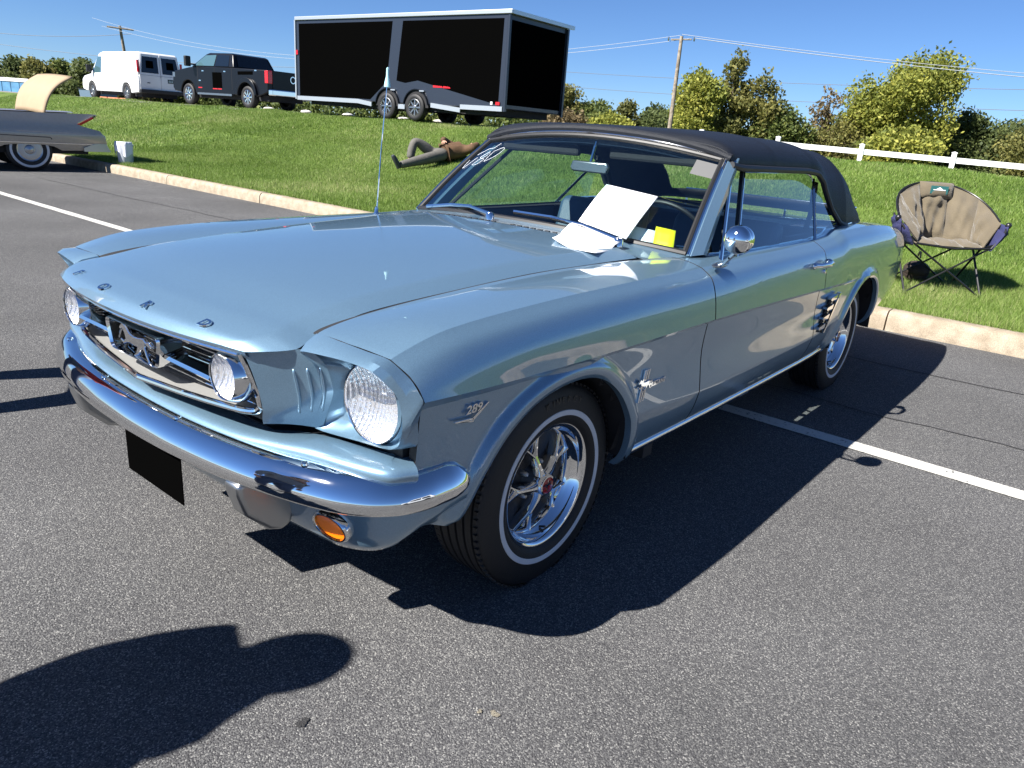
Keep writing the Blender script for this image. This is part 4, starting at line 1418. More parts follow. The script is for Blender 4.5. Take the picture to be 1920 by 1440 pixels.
# ------------------------------------------------------------------ soft top
def roof_sec(x):
    yb = float(np.interp(x, [1.17, 1.3, 2.1, 2.3, 2.45, 2.6, 2.8, 3.06], [.630, .640, .648, .665, .690, .715, .700, .660]))
    zb = float(np.interp(x, [1.17, 1.3, 2.05, 2.18, 2.26, 2.40, 2.52, 2.62, 3.06], [1.222, 1.206, 1.200, 1.190, 1.150, 1.02, .945, .925, .925]))
    zt = float(pchip([1.17, 1.22, 1.35, 1.6, 2.0, 2.4, 2.62, 2.74, 2.9, 3.06], [1.300, 1.322, 1.334, 1.340, 1.334, 1.314, 1.296, 1.262, 1.13, .945], np.array([x]))[0])
    return yb, zb, zt
rows = []
xr_ = np.concatenate([[1.168, 1.172, 1.18, 1.2, 1.23], np.linspace(1.27, 2.6, 48), np.linspace(2.62, 2.8, 12), np.linspace(2.83, 3.07, 9)])
for x in xr_:
    yb, zb, zt = roof_sec(x)
    row = []
    for a in np.linspace(0, PI, 49):
        c_, s_ = math.cos(a), math.sin(a)
        hi = zt - zb
        e1 = .42 if hi < .2 else .42 - .10 * min(1, (hi - .2) / .15)
        e2 = .62
        yy = yb * math.copysign(abs(c_) ** e1, c_)
        zz = zb + hi * abs(s_) ** e2 * (.86 + .14 * abs(s_))
        # tie the flanks in towards the roof edge for the tall rear sections
        k = min(1, max(0, (hi - .12) / .15))
        yy *= 1 - k * .07 * (abs(s_) ** e2) * (1 if abs(c_) > .0 else 0)
        xx = x
        if x < 1.26: xx += .050 * (abs(yy) / .6) ** 2 * (1.26 - x) / .09
        zz += .004 * math.exp(-((x - 1.66) / .02) ** 2) + .004 * math.exp(-((x - 2.12) / .02) ** 2) + .006 * math.exp(-((x - 2.60) / .02) ** 2)
        row.append((xx, yy, zz))
    rows.append(row)
V, F = gridf(rows)
keep = []
for f in F:
    c_ = np.mean([V[q] for q in f], axis=0)
    if 2.735 < c_[0] < 3.0 and 14 <= (f[0] % 49) < 34: continue
    keep.append(f)
top = mk('soft_top', V, keep, MT['canvas'], CAR, sharp=40)
so = top.modifiers.new('solid', 'SOLIDIFY'); so.thickness = .008; so.offset = -1
win = [f for f in F if f not in set(keep)]
rw = mk('rear_window', V, win, MT['vinylwin'], CAR, sharp=None)
bm = bmesh.new(); bm.from_mesh(rw.data)
bmesh.ops.delete(bm, geom=[v for v in bm.verts if not v.link_faces], context='VERTS'); bm.to_mesh(rw.data); bm.free()
# rolled front edge and drip rails of the top
mk('front_roll', *tubef([(1.182 + .050 * v * v, .625 * v, 1.312 - .055 * v * v - .018 * abs(v) ** 6) for v in np.linspace(-1, 1, 40)], .017, 10), MT['canvas'], top)
for sd in (1, -1):
    pts = [(x, -sd * (roof_sec(x)[0] + .002), roof_sec(x)[1]) for x in np.concatenate([np.linspace(1.22, 2.1, 16), np.linspace(2.15, 2.62, 14)])]
    mk('side_rail', *tubef(pts, .014, 8), MT['blackrub'], top)
    # canvas quarter behind the window
P = []
mk('top_boot_trim', *tubef([(2.62 + .40 * t, .715 * (1 - .08 * t) * 1.0, .932) for t in np.linspace(0, 1, 8)] , .008, 6), MT['chrome'], top)
mk('top_boot_trim', *tubef([(2.62 + .40 * t, -.715 * (1 - .08 * t) * 1.0, .932) for t in np.linspace(0, 1, 8)] , .008, 6), MT['chrome'], top)
P = []
for x in np.linspace(2.30, 3.06, 20):
    ys_, zs_ = side_section(x)
    P.append([(x, v * ys_[0], zs_[0] + .002 - .02 * (1 - v * v)) for v in np.linspace(-1, 1, 9)])
V, F = gridf(P)
F = [f for f in F if np.mean([V[q][0] for q in f]) > 2.72 or abs(np.mean([V[q][1] for q in f])) > .56]
mk('rear_deck_panel', V, F, MT['paint'], CAR, sharp=None)

# ------------------------------------------------------------------ cabin
P = []
for v in np.linspace(-.97, .97, 25):
    q = ws_pt(.012, v, -.012)
    P.append([(q[0] + .004, q[1], q[2] - .10), (q[0] + .004, q[1], q[2] - .012), (.90, q[1], .920), (1.00, q[1], .905), (1.055, q[1], .88), (1.065, q[1], .80), (1.0, q[1], .70)])
cab = mk('dashboard', *gridf(P), MT['trim'], CAR, sharp=35)

stw = empty('steering_wheel', (0, 0, 0)); stw.parent = CAR
cw = np.array((1.29, -.37, .875)); nw = np.array((-.90, 0, .35)); nw = np.array((.86, 0, .50)); nw /= np.linalg.norm(nw)
s_, t_ = frame_of(nw)
mk('rim', *tubef([tuple(cw + (s_ * math.cos(a) + t_ * math.sin(a)) * .20) for a in np.linspace(0, 2 * PI, 48, endpoint=False)], .009, 10, closed=True), MT['blackrub'], stw)
for a in (R(0), R(180), R(270)):
    mk('spoke', *tubef([tuple(cw - nw * .03), tuple(cw + (s_ * math.cos(a) + t_ * math.sin(a)) * .20)], [.016, .010], 8, ry=.5), MT['chrome'], stw)
mk('horn_pad', *spheref(tuple(cw - nw * .02), .05, .05, .05), MT['trim'], stw)
mk('steering_column', *tubef([tuple(cw - nw * .02), (1.0, -.37, .70)], .03, 10), MT['trim'], stw)
for sd in (1, -1):
    st = empty('front_seat', (0, 0, 0)); st.parent = CAR
    a = mk('backrest', *prismf([(1.80, .50), (1.74, .52), (1.86, .93), (1.90, .965), (1.96, .95), (1.95, .88), (1.90, .50)], 'y', -sd * .09, -sd * .63), MT['trim2'], st, sharp=35); bev(a, .035, 3)
    a = mk('seat_cushion', *prismf([(1.30, .42), (1.28, .54), (1.34, .58), (1.78, .54), (1.82, .42)], 'y', -sd * .09, -sd * .63), MT['trim2'], st, sharp=35); bev(a, .03, 3)
    V, F = boxf(.80, 1.93, min(-sd * .735, -sd * .715), max(-sd * .735, -sd * .715), .40, .885)
    mk('door_card', V, F, MT['trim'], CAR, smooth=False)
    V, F = boxf(1.95, 2.95, min(-sd * .66, -sd * .63), max(-sd * .66, -sd * .63), .40, .90)
    mk('quarter_trim', V, F, MT['trim'], CAR, smooth=False)
rs_ = empty('rear_seat', (0, 0, 0)); rs_.parent = CAR
a = mk('backrest', *prismf([(2.50, .50), (2.44, .52), (2.56, .86), (2.62, .89), (2.70, .88), (2.70, .50)], 'y', -.56, .56), MT['trim2'], rs_, sharp=35); bev(a, .04, 3)
a = mk('seat_cushion', *prismf([(2.05, .40), (2.03, .50), (2.10, .53), (2.50, .50), (2.50, .40)], 'y', -.56, .56), MT['trim2'], rs_, sharp=35); bev(a, .03, 3)
mk('parcel_shelf', *boxf(2.70, 2.96, -.60, .60, .88, .905), MT['whitevinyl'], CAR, smooth=False)
mk('cabin_floor', *boxf(.60, 2.9, -.70, .70, .25, .28), MT['dark'], CAR, smooth=False)
im = mk('rear_view_mirror', *prismf([(.055, 1.180), (-.120, 1.180), (-.130, 1.165), (-.122, 1.135), (.052, 1.135), (.066, 1.150)], 'x', 1.135, 1.155), MT['satin'], CAR, sharp=30)
bev(im, .006, 2)
mk('mirror_arm', *tubef([(1.15, -.03, 1.17), (1.18, -.03, 1.262)], .006, 8), MT['chrome'], im)
for sd in (1, -1):
    a = mk('sun_visor', *boxf(1.21, 1.24, min(-sd * .08, -sd * .52), max(-sd * .08, -sd * .52), 1.195, 1.268), MT['dark'], CAR, smooth=False)
    bev(a, .012, 2)
# folding top bows seen through the glass
mk('top_frame', *join(*[tubef([(x, .55 * v, roof_sec(x)[2] - .03 - .045 * v * v) for v in np.linspace(-1, 1, 12)], .012, 6) for x in (1.7, 2.15)],
                      *[tubef([(2.28, -.62 * sd, 1.14), (2.36, -.60 * sd, .98), (2.34, -.58 * sd, .80)], .014, 8) for sd in (1, -1)]), MT['dark'], CAR)

# aerial
ant = mk('aerial', *join(tubef([(.56, .665, .89), (.585, .665, 1.19), (.618, .665, 1.495)], [.0035, .0025, .0018], 8)), MT['chrome'], CAR)
mk('aerial_base', *lathef([(.0, .93), (.007, .925), (.009, .905), (.016, .895), (.020, .880)], (.56, .665, 0), 'z', 16), MT['chrome'], ant)
MT['cyan'] = mat('pale_cyan_plastic', (0.35, 0.62, 0.66), 0.5)
mk('aerial_topper', *join(lathef([(.0, 1.495), (.005, 1.49), (.006, 1.46), (.012, 1.435), (.014, 1.418), (.0, 1.416)], (.612, .665, 0), 'z', 12)), MT['cyan'], ant)

# ================================================================== things on and around the car
MT['fab'] = mat('khaki_fabric', (0.105, 0.084, 0.052), 0.85, noise=0.12, nscale=8, bump=0.5, bscale=120, sheen=0.3)
MT['navy'] = mat('navy_fabric', (0.018, 0.02, 0.075), 0.8, noise=0.2, nscale=20, bump=0.6, bscale=60)
MT['blacktube'] = mat('black_tube', (0.012, 0.012, 0.013), 0.35)
MT['tan'] = mat('tan_canvas', (0.30, 0.20, 0.12), 0.8, noise=0.15, bump=0.4)
MT['brown'] = mat('brown_canvas', (0.028, 0.018, 0.013), 0.8, noise=0.2, bump=0.5)
MT['teal'] = mat('teal_print', (0.02, 0.12, 0.12), 0.7)
MT['silver'] = mat('aluminium', (0.55, 0.58, 0.60), 0.35, 0.7)
MT['whitegloss'] = mat('white_gloss', (0.74, 0.75, 0.76), 0.25, coat=0.4, noise=0.02)
MT['whitevinylfence'] = mat('white_pvc', (0.78, 0.79, 0.80), 0.4, noise=0.03, nscale=3)
MT['wood'] = two_tone('weathered_wood', (0.16, 0.13, 0.10), (0.30, 0.26, 0.21), 6, 0.85, 0.4, 60)
MT['wire'] = mat('bare_wire', (0.45, 0.47, 0.50), 0.4, 0.3)
MT['wiredark'] = mat('dark_wire', (0.12, 0.13, 0.15), 0.6)
MT['navybody'] = mat('trailer_navy', (0.016, 0.022, 0.036), 0.35, 0.0, coat=0.1)
MT['taupe'] = mat('taupe_paint', (0.36, 0.325, 0.28), 0.34, 0.35, coat=1.0, noise=0.05)
MT['cream'] = mat('sunlit_taupe', (0.30, 0.225, 0.14), 0.75, noise=0.06, nscale=6)  # taupe with sunlight put into the colour for the lid; collar shares it
MT['bodyblack'] = mat('pickup_black', (0.004, 0.005, 0.008), 0.3, 0.0, coat=0.0, spec=0.3)
MT['darkglass'] = mat('tinted_glass', (0.006, 0.010, 0.016), 0.03, 0.0, coat=0.3, spec=0.4)
MT['lightglass'] = mat('clear_cab_glass', (0.055, 0.11, 0.13), 0.04, 0.0, coat=1.0)
MT['skin'] = mat('skin', (0.45, 0.26, 0.18), 0.55)
MT['jacket'] = mat('brown_jacket', (0.085, 0.045, 0.020), 0.85, noise=0.25, nscale=14, bump=0.6, bscale=60)
MT['trousers'] = mat('grey_trousers', (0.10, 0.095, 0.085), 0.85, noise=0.15, nscale=14, bump=0.6, bscale=50)
MT['hair'] = mat('dark_hair', (0.02, 0.014, 0.01), 0.7)
MT['shoe'] = mat('white_shoe', (0.55, 0.55, 0.56), 0.6)
MT['shoedark'] = mat('dark_shoe', (0.03, 0.035, 0.045), 0.6)
MT['bucket'] = mat('bucket_plastic', (0.5, 0.54, 0.60), 0.35)
MT['towel'] = mat('white_towel', (0.72, 0.74, 0.80), 0.9, bump=0.6, bscale=80)

def card(name, P, m, label, cat, thick=.002, parent=None):
    P = np.array(P)
    V, F = gridf(P)
    o = mk(name, V, F, m, parent, sharp=None)
    s = o.modifiers.new('solid', 'SOLIDIFY'); s.thickness = thick
    return prop(o, label, cat)
# folded white board: upper leaf leans on the windscreen, lower leaf lies on the cowl
a, b, c_, d = (np.array(q) for q in ((.965, -.247, 1.096), (.938, -.495, 1.076), (.752, -.490, .930), (.790, -.250, .962)))
P = [[a * (1 - t) + b * t + (b * 0) for t in np.linspace(0, 1, 8)], [d * (1 - t) + c_ * t for t in np.linspace(0, 1, 8)]]
up_leaf = [[np.array(P[0][j]) * (1 - s) + np.array(P[1][j]) * s + np.array((-.63, 0, .77)) * (.012 + .004 * math.sin(PI * s)) for j in range(8)] for s in np.linspace(0, 1, 6)]
card('display_board', up_leaf, MT['paper'], 'large plain white board leaning against the outside of the windscreen', 'board', .004)
lo = []
for s in np.linspace(0, 1, 10):
    row = []
    for t in np.linspace(0, 1, 10):
        p0 = np.array((.748, -.235, .962)) * (1 - t) + np.array((.665, -.515, .930)) * t
        p1 = np.array((.470, -.360, .940)) * (1 - t) + np.array((.460, -.545, .922)) * t
        p = p0 * (1 - s) + p1 * s
        av = min(1, abs(p[1]) / .60)
        zs = .893 + (.938 - .893) * (1 - av ** 2.6) if p[0] < .61 else .905 + .042 * (1 - av ** 2)
        p[2] = zs + .007 + .016 * (1 - s) ** 2 + .010 * (s ** 3) * abs(2 * t - 1)
        p[0] += .02 * math.sin(PI * t) * s * -1
        row.append(p)
    lo.append(row)
card('paper_sheet', lo, MT['paper'], 'curled white paper sheet lying on the cowl under the wiper', 'paper', .0015)
dz = np.array((.014, 0, -.018))
def behind(t0, t1, v0, v1):
    return [[ws_pt(t, v + (t - t0) * .15, -.012) for v in np.linspace(v0, v1, 4)] for t in np.linspace(t0, t1, 4)]
card('dash_card', behind(.035, .16, -.675, -.815), MT['paper'], 'small blank white card standing on the dashboard', 'card')
card('permit_card', behind(.035, .20, -.815, -.925), MT['yellow'], 'small bright yellow card in the windscreen corner', 'card')

# ------------------------------------------------------------------ camp chair
def quadpad(c4, n, puff, m, name, parent, nu=14, nv=14, wr=0.0, seed=1):
    # c4: 4 corners a b c d (a-b top edge, d-c bottom edge); puffy cushion along normal n
    a, b, c_, d = (np.array(q, float) for q in c4)
    n = np.array(n, float); n /= np.linalg.norm(n)
    r_ = np.random.default_rng(seed)
    ph = r_.uniform(0, 6, 6)
    P, Q = [], []
    for s in np.linspace(0, 1, nu):
        row, rq = [], []
        for t in np.linspace(0, 1, nv):
            p = (a * (1 - t) + b * t) * (1 - s) + (d * (1 - t) + c_ * t) * s
            e = (math.sin(PI * s) * math.sin(PI * t)) ** .45
            w_ = wr * (math.sin(9 * s + ph[0] + 4 * t) * .5 + math.sin(17 * t + ph[1] + 5 * s) * .35 + math.sin(23 * (s + t) + ph[2]) * .25)
            row.append(p + n * (puff + w_) * e)
            rq.append(p - n * (puff * .35) * e)
        P.append(row); Q.append(rq)
    V, F = join(gridf(P), gridf(Q))
    return mk(name, V, F, m, parent, sharp=None)

def make_chair(x, y, rz):
    z0 = float(hgt(x, y))
    ch = empty('camping_chair', (x, y, z0 - .01), rz, 'padded khaki folding chair with navy side pockets, on the grass behind the car', 'camping chair')
    ch.scale = (.95, .90, .97)
    n = 41
    # round tub: back ring
    def ring(a, h, r_, tilt):
        # a 0..pi from right arm over the back to left arm
        yy = -r_ * math.cos(a) * 1.06
        xx = .20 - (.20 + r_ * .60) * math.sin(a) ** .6
        return np.array((xx - tilt, yy, h))
    segs = [(0.02, .20), (.20, .40), (.40, .60), (.60, .80), (.80, .98)]
    for k, (a0, a1) in enumerate(segs):
        P, Q = [], []
        r_ = np.random.default_rng(k + 3)
        ph = r_.uniform(0, 6, 4)
        for s in np.linspace(0, 1, 18):
            row, rq = [], []
            for t in np.linspace(0, 1, 16):
                a = PI * (a0 + (a1 - a0) * t)
                topz = .60 + .34 * math.sin(a) ** .7
                top_ = ring(a, topz, .445, .10 * math.sin(a))
                bot = np.array((-.20 * math.sin(a) + .24 * abs(math.cos(a)), -.30 * math.cos(a), .45 - .02 * math.sin(a)))
                p = top_ * (1 - s) + bot * s
                ce = np.array((.22, 0, .62)) - p; ce[2] *= .3; ce /= np.linalg.norm(ce)
                e = (max(0, math.sin(PI * t)) * max(0, math.sin(PI * min(1, s + .06)))) ** .5
                wr = .016 * math.sin(9 * s + ph[0] + 3 * t) + .013 * math.sin(13 * t + 7 * s + ph[1]) + .006 * math.sin(24 * s - 11 * t + ph[2])
                row.append(p + ce * ((.075 if k != 2 or s > .34 else .095) * e + wr * e))
                rq.append(p - ce * (.006 + .020 * e))
            P.append(row); Q.append(rq)
        mk('back_pad' if k in (1, 2, 3) else 'arm_pad', *join(gridf(P), gridf(Q)), MT['fab'], ch, sharp=None)
    # head roll
    V, F = quadpad, None
    hp = quadpad([(-.315, -.17, .955), (-.315, .17, .955), (-.262, .155, .815), (-.262, -.155, .815)], (1, 0, .25), .055, MT['fab'], 'headrest', ch, wr=.004, seed=5)
    lb = mk('badge', *boxf(-.236, -.233, -.085, .085, .855, .925), MT['teal'], hp, smooth=False)
    lb.rotation_euler = (0, 0, 0)
    mk('badge_print', *join(boxf(-.2325, -.2315, -.06, .06, .886, .893), prismf([(-.035, .893), (.035, .893), (0, .915)], 'x', -.2325, -.2315)), MT['paper'], lb, smooth=False)
    # seat
    for k in range(3):
        y0, y1 = -.31 + k * .207, -.31 + (k + 1) * .207
        quadpad([(-.17, y0, .425), (-.17, y1, .425), (.27 - .05 * abs(k - 1), y1, .44), (.27 - .05 * abs(k - 1), y0, .44)], (0, 0, 1), .055, MT['fab'], 'seat_pad', ch, wr=.012, seed=20 + k)
    for sd in (1, -1):
        quadpad([(.06, sd * .46, .62), (.26, sd * .45, .58), (.26, sd * .36, .42), (.04, sd * .38, .42)], (0, sd, .2), .05, MT['navy'], 'side_pocket', ch, wr=.018, seed=31 + sd)
        pcr = quadpad([(.0, sd * .49, .66), (.20, sd * .50, .64), (.20, sd * .48, .52), (.0, sd * .46, .52)], (0, sd, .1), .045, MT['navy'], 'side_pocket', ch, wr=.02, seed=41 + sd)
    # frame tubes
    FT = {}
    feet = {(1, 1): (.30, .36, 0), (1, -1): (.30, -.36, 0), (-1, 1): (-.28, .34, 0), (-1, -1): (-.28, -.34, 0)}
    r_ = .0105
    for sd in (1, -1):
        mk('leg', *tubef([(.30, sd * .36, 0), (-.08, sd * .37, .43), (-.20, sd * .40, .66)], r_, 8), MT['blacktube'], ch)
        mk('leg', *tubef([(-.28, sd * .34, 0), (.10, sd * .36, .43), (.24, sd * .37, .47)], r_, 8), MT['blacktube'], ch)
        mk('cross_brace', *tubef([(.29, sd * .36, .01), (.24, -sd * .35, .44)], .009, 8), MT['blacktube'], ch)
        mk('cross_brace', *tubef([(-.27, sd * .34, .01), (-.16, -sd * .34, .44)], .009, 8), MT['blacktube'], ch)
        mk('side_tube', *tubef([(.25, sd * .36, .44), (.22, sd * .46, .56), (.16, sd * .51, .64)], .010, 8), MT['blacktube'], ch)
        mk('arm_joint', *spheref((.16, sd * .515, .645), .028, .028, .028), MT['blacktube'], ch)
        for xx in (.30, -.28):
            mk('foot', *lathef([(.0, 0), (.022, .0), (.022, .012), (.0, .014)], (xx, sd * (.36 if xx > 0 else .34), 0), 'z', 12), MT['blacktube'], ch)
    mk('seat_bar', *tubef([(.27, -.34, .445), (.30, 0, .425), (.27, .34, .445)], .010, 8), MT['blacktube'], ch)
    mk('top_bar', *tubef([tuple(ring(PI * t, .60 + .35 * math.sin(PI * t) ** .7, .455, .11 * math.sin(PI * t))) for t in np.linspace(.03, .97, 24)], .008, 8), MT['blacktube'], ch)
    return ch
make_chair(5.93, -.60, R(216))
# small bags on the grass behind the car
bx, by = 6.22, -.42
bag = empty('duffel_bag', (bx, by, float(hgt(bx, by)) - .03), R(20), 'small dark brown round bag on the grass beside the khaki chair', 'bag')
mk("bag_body", *spheref((0, 0, .10), .15, .11, .11, 24, 16), MT['brown'], bag)
mk("bag_flap", *spheref((-.02, .0, .13), .145, .115, .085, 20, 12), MT['brown'], bag)
mk('handle', *tubef([(-.07, 0, .25), (-.03, 0, .295), (.03, 0, .295), (.07, 0, .25)], .008, 8), MT['tan'], bag)
bx, by = 6.0, -.22
bag = empty('tan_pouch', (bx, by, float(hgt(bx, by)) - .01), R(60), 'small tan canvas pouch half hidden behind the tail of the blue car', 'bag')
mk('pouch_body', *spheref((0, 0, .11), .11, .07, .12, 20, 12), MT['tan'], bag)
mk('strap', *tubef([(-.08, 0, .18), (0, .02, .27), (.08, 0, .18)], .008, 6), MT['brown'], bag)

# ------------------------------------------------------------------ white bucket with towel
bx, by = 4.99, 12.98
bk = empty('bucket', (bx, by, float(hgt(bx, by))), 0, 'white plastic bucket with a towel hanging over its rim, at the kerb', 'bucket')
mk('pail', *lathef([(.0, .005), (.12, .0), (.125, .01), (.145, .33), (.152, .335), (.152, .36), (.143, .362), (.14, .33), (.118, .02)], (0, 0, 0), 'z', 36), MT['bucket'], bk)
Pt = []
for t in np.linspace(PI * .75, PI * 1.65, 22):
    row = []
    for s in np.linspace(0, 1, 12):
        w_ = .012 * math.sin(9 * t) + .006 * math.sin(17 * t + 4 * s)
        rr_ = .09 + .075 * math.sin(min(1, s * 1.6) * PI / 2) + w_ * s
        zz = .375 + .035 * math.sin(PI * min(1, s * 1.5)) - max(0, s - .45) * (.34 + .10 * math.sin(3 * t + 1))
        row.append((rr_ * math.cos(t), rr_ * math.sin(t), zz))
    Pt.append(row)
mk('towel', *gridf(Pt), MT['towel'], bk, sharp=None)
mk('bucket_handle', *tubef([(.15 * math.cos(t), .15 * math.sin(t) * .3 + .10, .34 - .10 * math.sin(t)) for t in np.linspace(0, PI, 14)], .004, 6), MT['satin'], bk)

# ------------------------------------------------------------------ people
def skinned(name, joints, edges, m, parent, sub=2, root=0):
    me = bpy.data.meshes.new(name)
    me.from_pydata([tuple(j[0]) for j in joints], edges, [])
    o = bpy.data.objects.new(name, me)
    COL.objects.link(o)
    if parent is not None: o.parent = parent
    sk = o.modifiers.new('skin', 'SKIN')
    sk.use_smooth_shade = True
    for i, j in enumerate(joints):
        r_ = j[1] if isinstance(j[1], tuple) else (j[1], j[1])
        me.skin_vertices[0].data[i].radius = r_
        me.skin_vertices[0].data[i].use_root = (i == root)
    s = o.modifiers.new('sub', 'SUBSURF'); s.levels = sub; s.render_levels = sub
    me.materials.append(m)
    return o

def bake(o):
    dg = bpy.context.evaluated_depsgraph_get()
    me = bpy.data.meshes.new_from_object(o.evaluated_get(dg))
    o.modifiers.clear()
    o.data = me
    for p in me.polygons: p.use_smooth = True
    return o

def head(parent, c, fwd, upv, skin, hair, name='head'):
    fwd = np.array(fwd, float); fwd /= np.linalg.norm(fwd)
    upv = np.array(upv, float); upv -= fwd * (upv @ fwd); upv /= np.linalg.norm(upv)
    lt = np.cross(upv, fwd)
    c = np.array(c, float)
    def P(x, y, z): return tuple(c + fwd * x + lt * y + upv * z)
    V, F = spheref((0, 0, 0), .098, .078, .118, 24, 18)
    V = [P(v[0] * (1 - .12 * max(0, -v[2] / .12)), v[1] * (1 - .25 * max(0, -v[2] / .12)), v[2]) for v in V]
    nose = place(spheref((.098, 0, -.012), .020, .013, .024, 10, 8), c, fwd, lt, upv)
    ears = [place(spheref((-.005, s * .078, -.01), .016, .009, .028, 10, 8), c, fwd, lt, upv) for s in (1, -1)]
    brow = place(spheref((.080, 0, .022), .018, .045, .010, 12, 8), c, fwd, lt, upv)
    h = mk(name, *join((V, F), nose, ears[0], ears[1], brow), skin, parent, sharp=None)
    mk('eye', *join(*[place(spheref((.084, s * .030, .006), .010, .013, .008, 8, 6), c, fwd, lt, upv) for s in (1, -1)]), MT['hair'], h)
    mk('mouth', *place(spheref((.088, 0, -.050), .008, .024, .006, 8, 6), c, fwd, lt, upv), MT['jacket'], h)
    V, F = spheref((-.012, 0, .022), .106, .088, .112, 24, 16)
    V2, F2 = [], []
    F = [f for f in F if not all((V[q][0] > .045 and V[q][2] < .07) or V[q][2] < -.05 for q in f)]
    mk('hair', *place((V, F), c, fwd, lt, upv), hair, h, sharp=None)
    return h

def hand(parent, w, dirv, nrm, skin, curl=.5):
    # palm and five fingers starting at the wrist w, pointing along dirv, palm facing nrm
    d = np.array(dirv, float); d /= np.linalg.norm(d)
    n = np.array(nrm, float); n -= d * (n @ d); n /= np.linalg.norm(n)
    s = np.cross(n, d)
    w = np.array(w, float)
    J = [(w, (.026, .018)), (w + d * .05, (.036, .014)), (w + d * .085, (.036, .012))]
    E = [(0, 1), (1, 2)]
    for k, (off, ln) in enumerate(((-.030, .062), (-.010, .074), (.011, .070), (.030, .055))):
        p = w + d * .088 + s * off
        q = p + d * ln * .5 + n * curl * .012
        t = q + d * ln * .45 + n * curl * .030
        i = len(J)
        J += [(p, .0095), (q, .0085), (t, .0065)]
        E += [(2, i), (i, i + 1), (i + 1, i + 2)]
    i = len(J)
    J += [(w + d * .035 - s * .034, .012), (w + d * .062 - s * .055 + n * .01, .010), (w + d * .085 - s * .062 + n * .02, .008)]
    E += [(0, i), (i, i + 1), (i + 1, i + 2)]
    return bake(skinned('hand', J, E, skin, parent, 1))

def lying_person():
    # lies on the back along local +x (head at +x), one knee raised; local z up
    ax_, ay_ = 8.46, 9.30
    hx, hy_ = 9.95, 8.86
    rz = math.atan2(hy_ - ay_, hx - ax_)
    p = empty('person', (ax_, ay_, float(hgt(ax_, ay_)) + .0), rz, 'person in brown jacket and grey trousers lying on the grass, one knee raised', 'person')
    sl = float(hgt(hx, hy_) - hgt(ax_, ay_)) / math.hypot(hx - ax_, hy_ - ay_)
    p.rotation_euler = (0, -math.atan(sl), rz)
    # whole body surface (trousers), jacket, then head and hands
    J = [((1.0, 0, .15), (.18, .145)), ((.88, .10, .15), .12), ((.64, .13, .36), .110), ((.50, .13, .455), .092), ((.41, .13, .28), .085), ((.36, .13, .12), .082),
         ((.86, -.10, .14), .12), ((.55, -.20, .13), .112), ((.28, -.24, .115), .095), ((.08, -.27, .10), .080), ((-.08, -.29, .09), .072), ((1.12, 0, .15), (.18, .14))]
    E = [(0, 1), (1, 2), (2, 3), (3, 4), (4, 5), (0, 6), (6, 7), (7, 8), (8, 9), (9, 10), (0, 11)]
    bake(skinned('trousers', J, E, MT['trousers'], p, 2))
    J = [((1.06, 0, .17), (.20, .165)), ((1.22, 0, .18), (.20, .175)), ((1.40, 0, .19), (.215, .175)), ((1.50, 0, .17), (.14, .12)),
         ((1.46, .20, .19), .098), ((1.28, .28, .32), .085), ((1.14, .15, .40), .072), ((1.10, .05, .395), .060),
         ((1.46, -.20, .19), .098), ((1.50, -.38, .24), .085), ((1.66, -.28, .26), .072), ((1.72, -.14, .24), .060)]
    E = [(0, 1), (1, 2), (2, 3), (2, 4), (4, 5), (5, 6), (6, 7), (2, 8), (8, 9), (9, 10), (10, 11)]
    bake(skinned('jacket', J, E, MT['jacket'], p, 2, 1))
    mk('neck', *tubef([(1.50, 0, .15), (1.60, 0, .165)], .055, 12), MT['skin'], p)
    head(p, (1.70, 0, .17), (.15, 0, 1), (1, 0, -.1), MT['skin'], MT['hair'])
    hand(p, (1.09, .03, .385), (-.6, -.8, -.1), (0, 0, -1), MT['skin'])
    hand(p, (1.73, -.10, .20), (.1, 1, .1), (0, 0, -1), MT['skin'])
    for (x, y, z), d in (((.34, .13, .06), (-1, 0, -.05)), ((-.11, -.29, .09), (-.25, -.1, 1))):
        d = np.array(d); d = d / np.linalg.norm(d)
        o = np.array((x, y, z))
        if d[2] > .5:
            pts = [tuple(o - d * .05), tuple(o + d * .06 + (-.01, 0, 0)), tuple(o + d * .16 + (-.035, 0, 0)), tuple(o + d * .20 + (-.05, 0, 0))]
        else:
            pts = [tuple(o - d * .06), tuple(o + d * .05 + (0, 0, -.01)), tuple(o + d * .15 + (0, 0, -.015)), tuple(o + d * .21 + (0, 0, -.015))]
        mk('shoe', *tubef(pts, [.042, .048, .046, .030], 12), MT['shoe'] if y > 0 else MT['shoedark'], p)
    mk('sock', *tubef([(.37, .13, .16), (.345, .13, .07)], .042, 10), MT['skin'], p)
    mk('collar', *tubef([(1.53 + .02 * math.cos(t), .10 * math.cos(t), .17 + .07 * math.sin(t)) for t in np.linspace(0, 2 * PI, 14, endpoint=False)], .025, 8, closed=True), MT['cream'], p)
lying_person()

